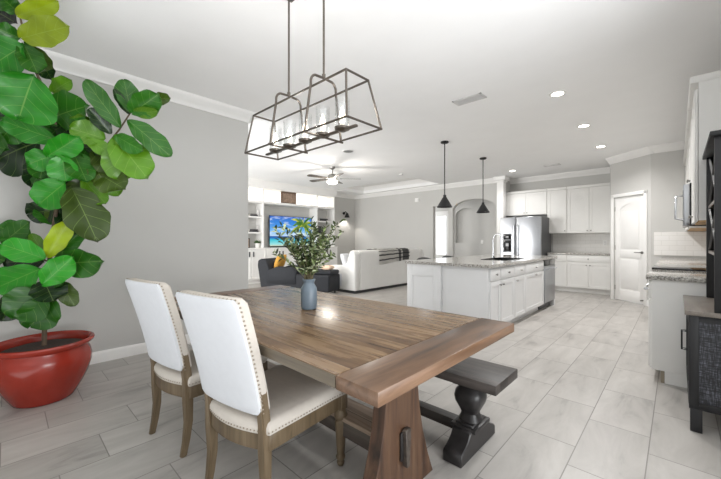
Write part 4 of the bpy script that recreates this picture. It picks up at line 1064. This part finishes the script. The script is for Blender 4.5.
def frond(mb, c, ang, L_, w):
    bmx = mb.bm; pa, pb = [], []
    for k in range(8):
        u = k/7; a = ang-.9*u*u*(1 if math.cos(ang) > 0 else -1)
        y = c[0]+L_*u*math.cos(ang); z = c[1]+L_*u*math.sin(ang)-.35*L_*u*u
        ww = w*math.sin(PI*(.1+.9*u))*(.7+.6*(k % 2))
        pa.append((y, z+ww)); pb.append((y, z-ww))
    mx_ = lambda v, lo, hi: max(lo, min(hi, v))
    poly = pa+pb[::-1]
    va_ = [bmx.verts.new((tx+.003, mx_(y, ty0, ty1), mx_(z, tz0_, tz1_))) for y, z in pa]; vb_ = [bmx.verts.new((tx+.003, mx_(y, ty0, ty1), mx_(z, tz0_, tz1_))) for y, z in pb]
    for k in range(7):
        try: bmx.faces.new((va_[k], va_[k+1], vb_[k+1], vb_[k]))
        except ValueError: pass
for i in range(30):
    frond(pm if i % 3 else pm2, (6.55+rnd.uniform(-.05, .05), 1.68+rnd.uniform(-.04, .04)), 2*PI*i/30+rnd.uniform(-.1, .1), rnd.uniform(.34, .60), .04)
pm.tube([V((tx+.003, 6.52, 1.70)), V((tx+.003, 6.62, 1.4)), V((tx+.003, 6.80, 1.15))], .002, 4)
pm.build('palm_picture', 'palm', scn); pm2.build('palm_picture', 'palm2', scn)
# things on the shelves
def sbox(name, x0, x1, y0, y1, z0, z1, mat, lab, cat, grp=None, bev=.004):
    return tag(MB().box(x0, x1, y0, y1, z0, z1, bev).build(name, mat, loc=((x0+x1)/2, (y0+y1)/2, z0)), lab, cat, grp)
def book(x0, x1, y0, y1, z0, z1, mat, lab, grp, flat=True):
    t = thing('book', lab, 'book', ((x0+x1)/2, (y0+y1)/2, z0), 0, grp); e = .004
    if flat: MB().box(x0, x1, y0, y1, z0, z0+e).box(x0, x1, y0, y1, z1-e, z1).box(x1-e, x1, y0, y1, z0, z1).build('cover', mat, t); MB().box(x0+.006, x1-e, y0+.006, y1-.006, z0+e, z1-e).build('pages', 'paper', t)
    else: MB().box(x0, x1, y0, y0+e, z0, z1).box(x0, x1, y1-e, y1, z0, z1).box(x1-e, x1, y0, y1, z0, z1).build('cover', mat, t); MB().box(x0+.006, x1-e, y0+e, y1-e, z0+.006, z1-.006).build('pages', 'paper', t)
bk = -8.75
book(bk, bk+.2, 4.62, 4.86, 1.86, 1.90, 'book_dark', 'dark book lying lowest on the top shelf left of the television', 'books left of the television')
book(bk, bk+.18, 4.64, 4.84, 1.901, 1.935, 'book_grey', 'grey book lying on the dark book on the top left shelf', 'books left of the television')
book(bk, bk+.2, 4.60, 4.88, 1.42, 1.46, 'book_dark', 'dark book lying lowest on the middle shelf left of the television', 'books left of the television')
book(bk, bk+.19, 4.62, 4.86, 1.461, 1.50, 'book_dark', 'dark book lying uppermost on the middle shelf left of the television', 'books left of the television')
book(bk, bk+.2, 7.08, 7.40, 1.83, 1.87, 'book_dark', 'dark book lying lowest on the top shelf right of the television', 'books right of the television')
book(bk, bk+.19, 7.12, 7.46, 1.871, 1.91, 'book_dark', 'dark book lying uppermost on the top shelf right of the television', 'books right of the television')
for k in range(5):
    y = 7.0+.055*k
    book(bk, bk+.2, y, y+.045, 1.40, 1.66-.015*(k % 3), ('book_grey', 'book_dark', 'book_dark', 'book_grey', 'book_dark')[k],
         ('grey book first in the upright row, closest to the television', 'dark book second in the upright row right of the television', 'dark book in the middle of the upright row right of the television', 'grey book fourth in the upright row, beside the last dark one', 'dark book last in the upright row, farthest from the television')[k], 'upright books right of the television', False)
t = thing('vase', 'small white vase on the top shelf left of the television', 'vase', (bk+.08, 4.92, 1.86))
MB().lathe([(.03, 0), (.045, .05), (.04, .12), (.018, .17), (.02, .2), (.016, .2)], (bk+.08, 4.92, 1.86), 20).build('body', 'vent', t)
t = thing('figurine', 'small pale ornament on the middle shelf left of the television', 'ornament', (bk+.08, 4.92, 1.42))
MB().lathe([(.035, 0), (.035, .02), (.012, .04), (.02, .1), (.012, .16), (.022, .19), (.001, .22)], (bk+.08, 4.92, 1.42), 20).build('body', 'vent', t)
t = thing('picture_frame', 'dark picture frame standing on the bookcase counter left of the television', 'picture frame', (bk+.05, 4.60, .98))
MB().box(bk+.04, bk+.06, 4.52, 4.69, .98, 1.25, .003).build('frame', 'black', t); MB().box(bk+.06, bk+.062, 4.54, 4.67, 1.0, 1.23).build('picture', 'photo', t)
pp = V((bk+.13, 4.88, .98))
t = thing('potted_plant', 'small green plant in white pot on the left bookcase counter', 'potted plant', pp)
MB().lathe([(.05, 0), (.065, .12), (.068, .13), (.06, .13), (.055, .11)], pp, 24).build('pot', 'ceramic', t)
lf2 = MB()
rnd = random.Random(9)
for i in range(70):
    a = rnd.uniform(0, 2*PI); e = rnd.uniform(.3, 1.4); d = V((math.cos(a)*math.cos(e), math.sin(a)*math.cos(e), math.sin(e))); p = pp+V((0, 0, .12))
    s_ = d.cross(V((0, 0, 1))).normalized(); L_ = rnd.uniform(.08, .16)
    q = [lf2.bm.verts.new(v_) for v_ in (p, p+d*L_*.6+s_*.016, p+d*L_-V((0, 0, .02)), p+d*L_*.6-s_*.016)]; lf2.bm.faces.new(q)
lf2.build('leaves', 'green', t)
t = thing('picture_frame', 'framed photograph leaning in the lit niche above the television', 'picture frame', (-8.62, 5.93, 2.30))
fm = MB().box(-8.64, -8.61, 5.66, 5.70, 2.30, 2.66).box(-8.64, -8.61, 6.16, 6.20, 2.30, 2.66).box(-8.64, -8.61, 5.70, 6.16, 2.30, 2.34).box(-8.64, -8.61, 5.70, 6.16, 2.62, 2.66)
fm.build('frame', 'frame_brown', t); MB().box(-8.64, -8.625, 5.70, 6.16, 2.34, 2.62).build('picture', 'photo', t)
sbox('soundbar', -8.66, -8.56, 5.3, 6.5, 0.98, 1.0, 'black', 'black slim soundbar under the television', 'soundbar')
# wall lamp
wx, wy, wz = XTV, 8.52, 2.12
t = thing('wall_lamp', 'black swing-arm wall lamp beside the built-in bookcase', 'wall lamp', (wx, wy, wz))
MB().cyl((wx, wy, wz+.06), (wx+.03, wy, wz+.06), .05).build('wall_plate', 'blackmetal', t)
MB().tube([V((wx+.03, wy, wz+.06)), V((wx+.10, wy, wz+.12)), V((wx+.17, wy, wz+.07))], .012, 8).build('arm', 'blackmetal', t)
s_ = MB(); s_.lathe([(.10, -.10), (.045, .04), (.03, .06), (.001, .065)], (wx+.18, wy, wz), 28, closed=False); s_.build('lamp_shade', 'black', t)
MB().ball((wx+.18, wy, wz-.04), .03, 2).build('bulb', 'bulb', t)
l = bpy.data.lights.new('wall_lamp_light', 'SPOT'); l.energy = 8; l.spot_size = 2.2; l.spot_blend = .5; l.shadow_soft_size = .04; l.color = (1, .94, .86)
lo = bpy.data.objects.new('wall_lamp_light', l); COL.objects.link(lo); lo.location = (wx+.18, wy, wz-.08)

# ------------------------------------------------------------------ sofa
sX0, sX1, sY0, sY1 = -6.12, -5.20, 5.32, 8.10
sf = thing('sofa', 'long white leather sofa with its back to the dining room', 'sofa', (-5.66, 6.7, 0))
MB().box(sX0+.02, sX1-.02, sY0+.02, sY1-.02, .0, .06).build('plinth', 'black', sf)
MB().box(sX0+.03, sX1-.002, sY0+.19, sY1-.19, .06, .36, .02, 3).build('base', 'cloth_white', sf)
bkp = MB().prism([(-5.52, .06), (-5.20, .06), (-5.20, .88), (-5.225, .945), (-5.29, .968), (-5.38, .955), (-5.44, .90)], 'y', sY0+.192, sY1-.192, .012)
bkp.build('backrest', 'cloth_white', sf, smooth=25)
for y in (sY0, sY1-.19):
    a_ = MB().prism([(sX0, .06), (-5.20, .06), (-5.20, .86), (-5.225, .93), (-5.29, .955), (-5.38, .93), (-5.46, .68), (-5.6, .62), (sX0+.06, .60), (sX0, .55)], 'y', y, y+.19, .02)
    a_.build('arm', 'cloth_white', sf, smooth=50)
ap = MB()
ap.box(sX0+.14, -5.62, sY0-.006, sY0+.002, .14, .42, .003); ap.build('arm_panel', 'fab_white', sf)
n = 3; w = (sY1-sY0-.38)/n
for k in range(n):
    y = sY0+.19+w*k
    MB().box(sX0+.02, -5.46, y+.004, y+w-.004, .36, .50, .05, 4).build('seat_cushion', 'cloth_white', sf, smooth=60)
    MB().box(-5.60, -5.36, y+.006, y+w-.006, .49, .955, .07, 4).build('back_cushion', 'cloth_white', sf, smooth=60)
def cushion(name, c, size, rz, tilt, mat, lab, th=.07):
    m = MB(); bm_ = m.bm; n_ = 10; top, bot = [], []
    for i in range(n_+1):
        for j in range(n_+1):
            x, y = i/n_*2-1, j/n_*2-1
            h_ = th*(max(0, (1-x**4)*(1-y**4)))**.5
            k_ = 1-.07*(x*x+y*y-x*x*y*y*1.2)
            top.append(bm_.verts.new((x*size/2*k_, y*size/2*k_, h_))); bot.append(bm_.verts.new((x*size/2*k_, y*size/2*k_, -h_)))
    for i in range(n_):
        for j in range(n_):
            a = i*(n_+1)+j
            for g_, fl_ in ((top, False), (bot, True)):
                q = [g_[a], g_[a+n_+1], g_[a+n_+2], g_[a+1]]; bm_.faces.new(q[::-1] if fl_ else q)
    bmesh.ops.remove_doubles(bm_, verts=bm_.verts, dist=.0008)
    bmesh.ops.transform(bm_, matrix=Matrix.Rotation(rz, 4, 'Z') @ Matrix.Rotation(tilt, 4, 'Y'), verts=bm_.verts)
    zmin = min(v.co.z for v in bm_.verts)
    bmesh.ops.translate(bm_, vec=(0, 0, -zmin), verts=bm_.verts)
    o = m.build(name, mat, smooth=80); o.location = c
    return tag(o, lab, 'cushion')
cushion('throw_pillow', (-5.80, 5.66, .505), .42, .3, math.radians(68), 'fab_white', 'white throw pillow propped up at the near end of the sofa')
# throw draped over the back
tb = MB(); bm_ = tb.bm; uvl = bm_.loops.layers.uv.new('UVMap')
path = [(-5.62, .80), (-5.60, .965), (-5.48, .985), (-5.30, .985), (-5.21, .962), (-5.188, .90), (-5.186, .78), (-5.186, .66)]
ys = [6.15+.104*k for k in range(13)]
grid = []
for i, y in enumerate(ys):
    row = []
    for j, (x, z) in enumerate(path):
        drop = 0 if j < len(path)-3 else .10*(j-(len(path)-4))/3*(.6-i/12)
        row.append(bm_.verts.new((x+.006*math.sin(i*1.7+j), y, z-drop+.004*math.sin(i*2.1))))
    grid.append(row)
for i in range(12):
    for j in range(len(path)-1):
        f = bm_.faces.new((grid[i][j], grid[i+1][j], grid[i+1][j+1], grid[i][j+1]))
        for l_, (a, b_) in zip(f.loops, ((i, j), (i+1, j), (i+1, j+1), (i, j+1))): l_[uvl].uv = (a/12, b_/(len(path)-1))
bmesh.ops.solidify(bm_, geom=bm_.faces[:], thickness=.008)
th_ = tb.build('throw_blanket', 'throw', smooth=60, loc=(-5.3, 7.1, .7)); tag(th_, 'striped black and white throw draped over the sofa back', 'blanket')
# dark chaise, back to the left, foot towards the sofa
ca = math.radians(22)
cz = thing('chaise_lounge', 'dark grey chaise armchair in front of the television', 'armchair', (-7.05, 4.03, 0), ca)
MB().box(.16, 1.80, .02, .60, .07, .44, .04, 3).build('base', 'dark_uph', cz, True, 60)
MB().box(.20, 1.82, .10, .52, .44, .535, .035, 3).build('seat_cushion', 'dark_uph', cz, True, 60)
b_ = MB().prism([(.02, .09), (.30, .09), (.30, .45), (.19, .72), (.13, .765), (.03, .765), (-.06, .72), (-.07, .6)], 'y', .03, .59, .02); b_.build('backrest', 'dark_uph', cz, True, 40)
for y in (0, .49):
    MB().prism([(.2, .2), (1.0, .2), (1.0, .50), (.9, .58), (.5, .60), (.22, .50)], 'y', y, y+.13, .03).build('arm', 'dark_uph', cz, True, 50)
for x in (.1, 1.7):
    for y in (.1, .52): MB().cyl((x, y, 0), (x, y, .08), .02, .025).build('leg', 'black', cz, True)
R_ = Matrix.Rotation(ca, 3, 'Z')
p = V((-7.05, 4.03, 0))+R_ @ V((.37, .32, .54))
cushion('throw_pillow', p, .36, ca, math.radians(112), 'yellow', 'mustard yellow throw pillow on the dark chaise armchair')
p = V((-7.05, 4.03, 0))+R_ @ V((1.62, .32, .537))
cushion('throw_pillow', p, .26, ca, 0, 'peach', 'small tan pillow on the foot end of the dark chaise', .05)

# ------------------------------------------------------------------ light
w = bpy.data.worlds.new('World'); C.world = w; w.use_nodes = True
bg = w.node_tree.nodes['Background']; bg.inputs['Color'].default_value = (.95, .98, 1.0, 1); bg.inputs['Strength'].default_value = .65
def area(name, loc, rot, sx, sy, e, col=(1, 1, 1)):
    l = bpy.data.lights.new(name, 'AREA'); l.shape = 'RECTANGLE'; l.size = sx; l.size_y = sy; l.energy = e; l.color = col
    o = bpy.data.objects.new(name, l); COL.objects.link(o); o.location = loc; o.rotation_euler = rot; return o
for i, x in enumerate((-2.055+.17*k for k in range(5))):
    l = bpy.data.lights.new('chandelier_light', 'POINT'); l.energy = 1.8; l.shadow_soft_size = .02; l.color = (1, .97, .93)
    o = bpy.data.objects.new('chandelier_light', l); COL.objects.link(o); o.location = (x, cc.y, zb+.10)
l = bpy.data.lights.new('fan_light', 'POINT'); l.energy = 22; l.shadow_soft_size = .1; l.color = (1, .95, .88)
o = bpy.data.objects.new('fan_light', l); COL.objects.link(o); o.location = (fx, fy, 2.42)
# unseen area lights added to lift the ceiling, living room and hall
area('daylight_sliding_doors', (-1.0, -.6, .12), (math.radians(180), 0, 0), 4.2, 1.0, 12, (.96, .98, 1))  # added uplight near the floor behind the camera, aimed at the ceiling
area('daylight_side_window', (1.75, 1.0, .8), (math.radians(150), 0, math.radians(80)), 2.4, 1.2, 76, (.96, .98, 1))  # added uplight out of view on the right, no window built there
area('daylight_living_windows', (-6.8, -1.6, 1.5), (math.radians(88), 0, 0), 4.0, 2.4, 190, (1, .99, .97))  # added fill for the living room, standing out of view
area('daylight_hall', (-6.8, 9.9, 1.6), (0, math.radians(-90), 0), 2, 1, 10)  # added fill hidden behind the back wall, brightens the hall

# ------------------------------------------------------------------ camera
cd = bpy.data.cameras.new('Camera'); cd.sensor_width = 36; cd.lens = FPX/721*36; cd.shift_y = -(239.5-CY)/721; cd.clip_start = .05
co = bpy.data.objects.new('Camera', cd); COL.objects.link(co); co.location = (0, 0, CAMH)
co.rotation_euler = (math.radians(90), 0, TH); C.camera = co
vs_ = C.view_settings; vs_.view_transform = 'Standard'; vs_.look = 'None'; vs_.gamma = 1; vs_.use_curve_mapping = False; vs_.exposure = 1.05
C.cycles.use_denoising = True
C.cycles.max_bounces = 10; C.cycles.diffuse_bounces = 6; C.cycles.transparent_max_bounces = 24
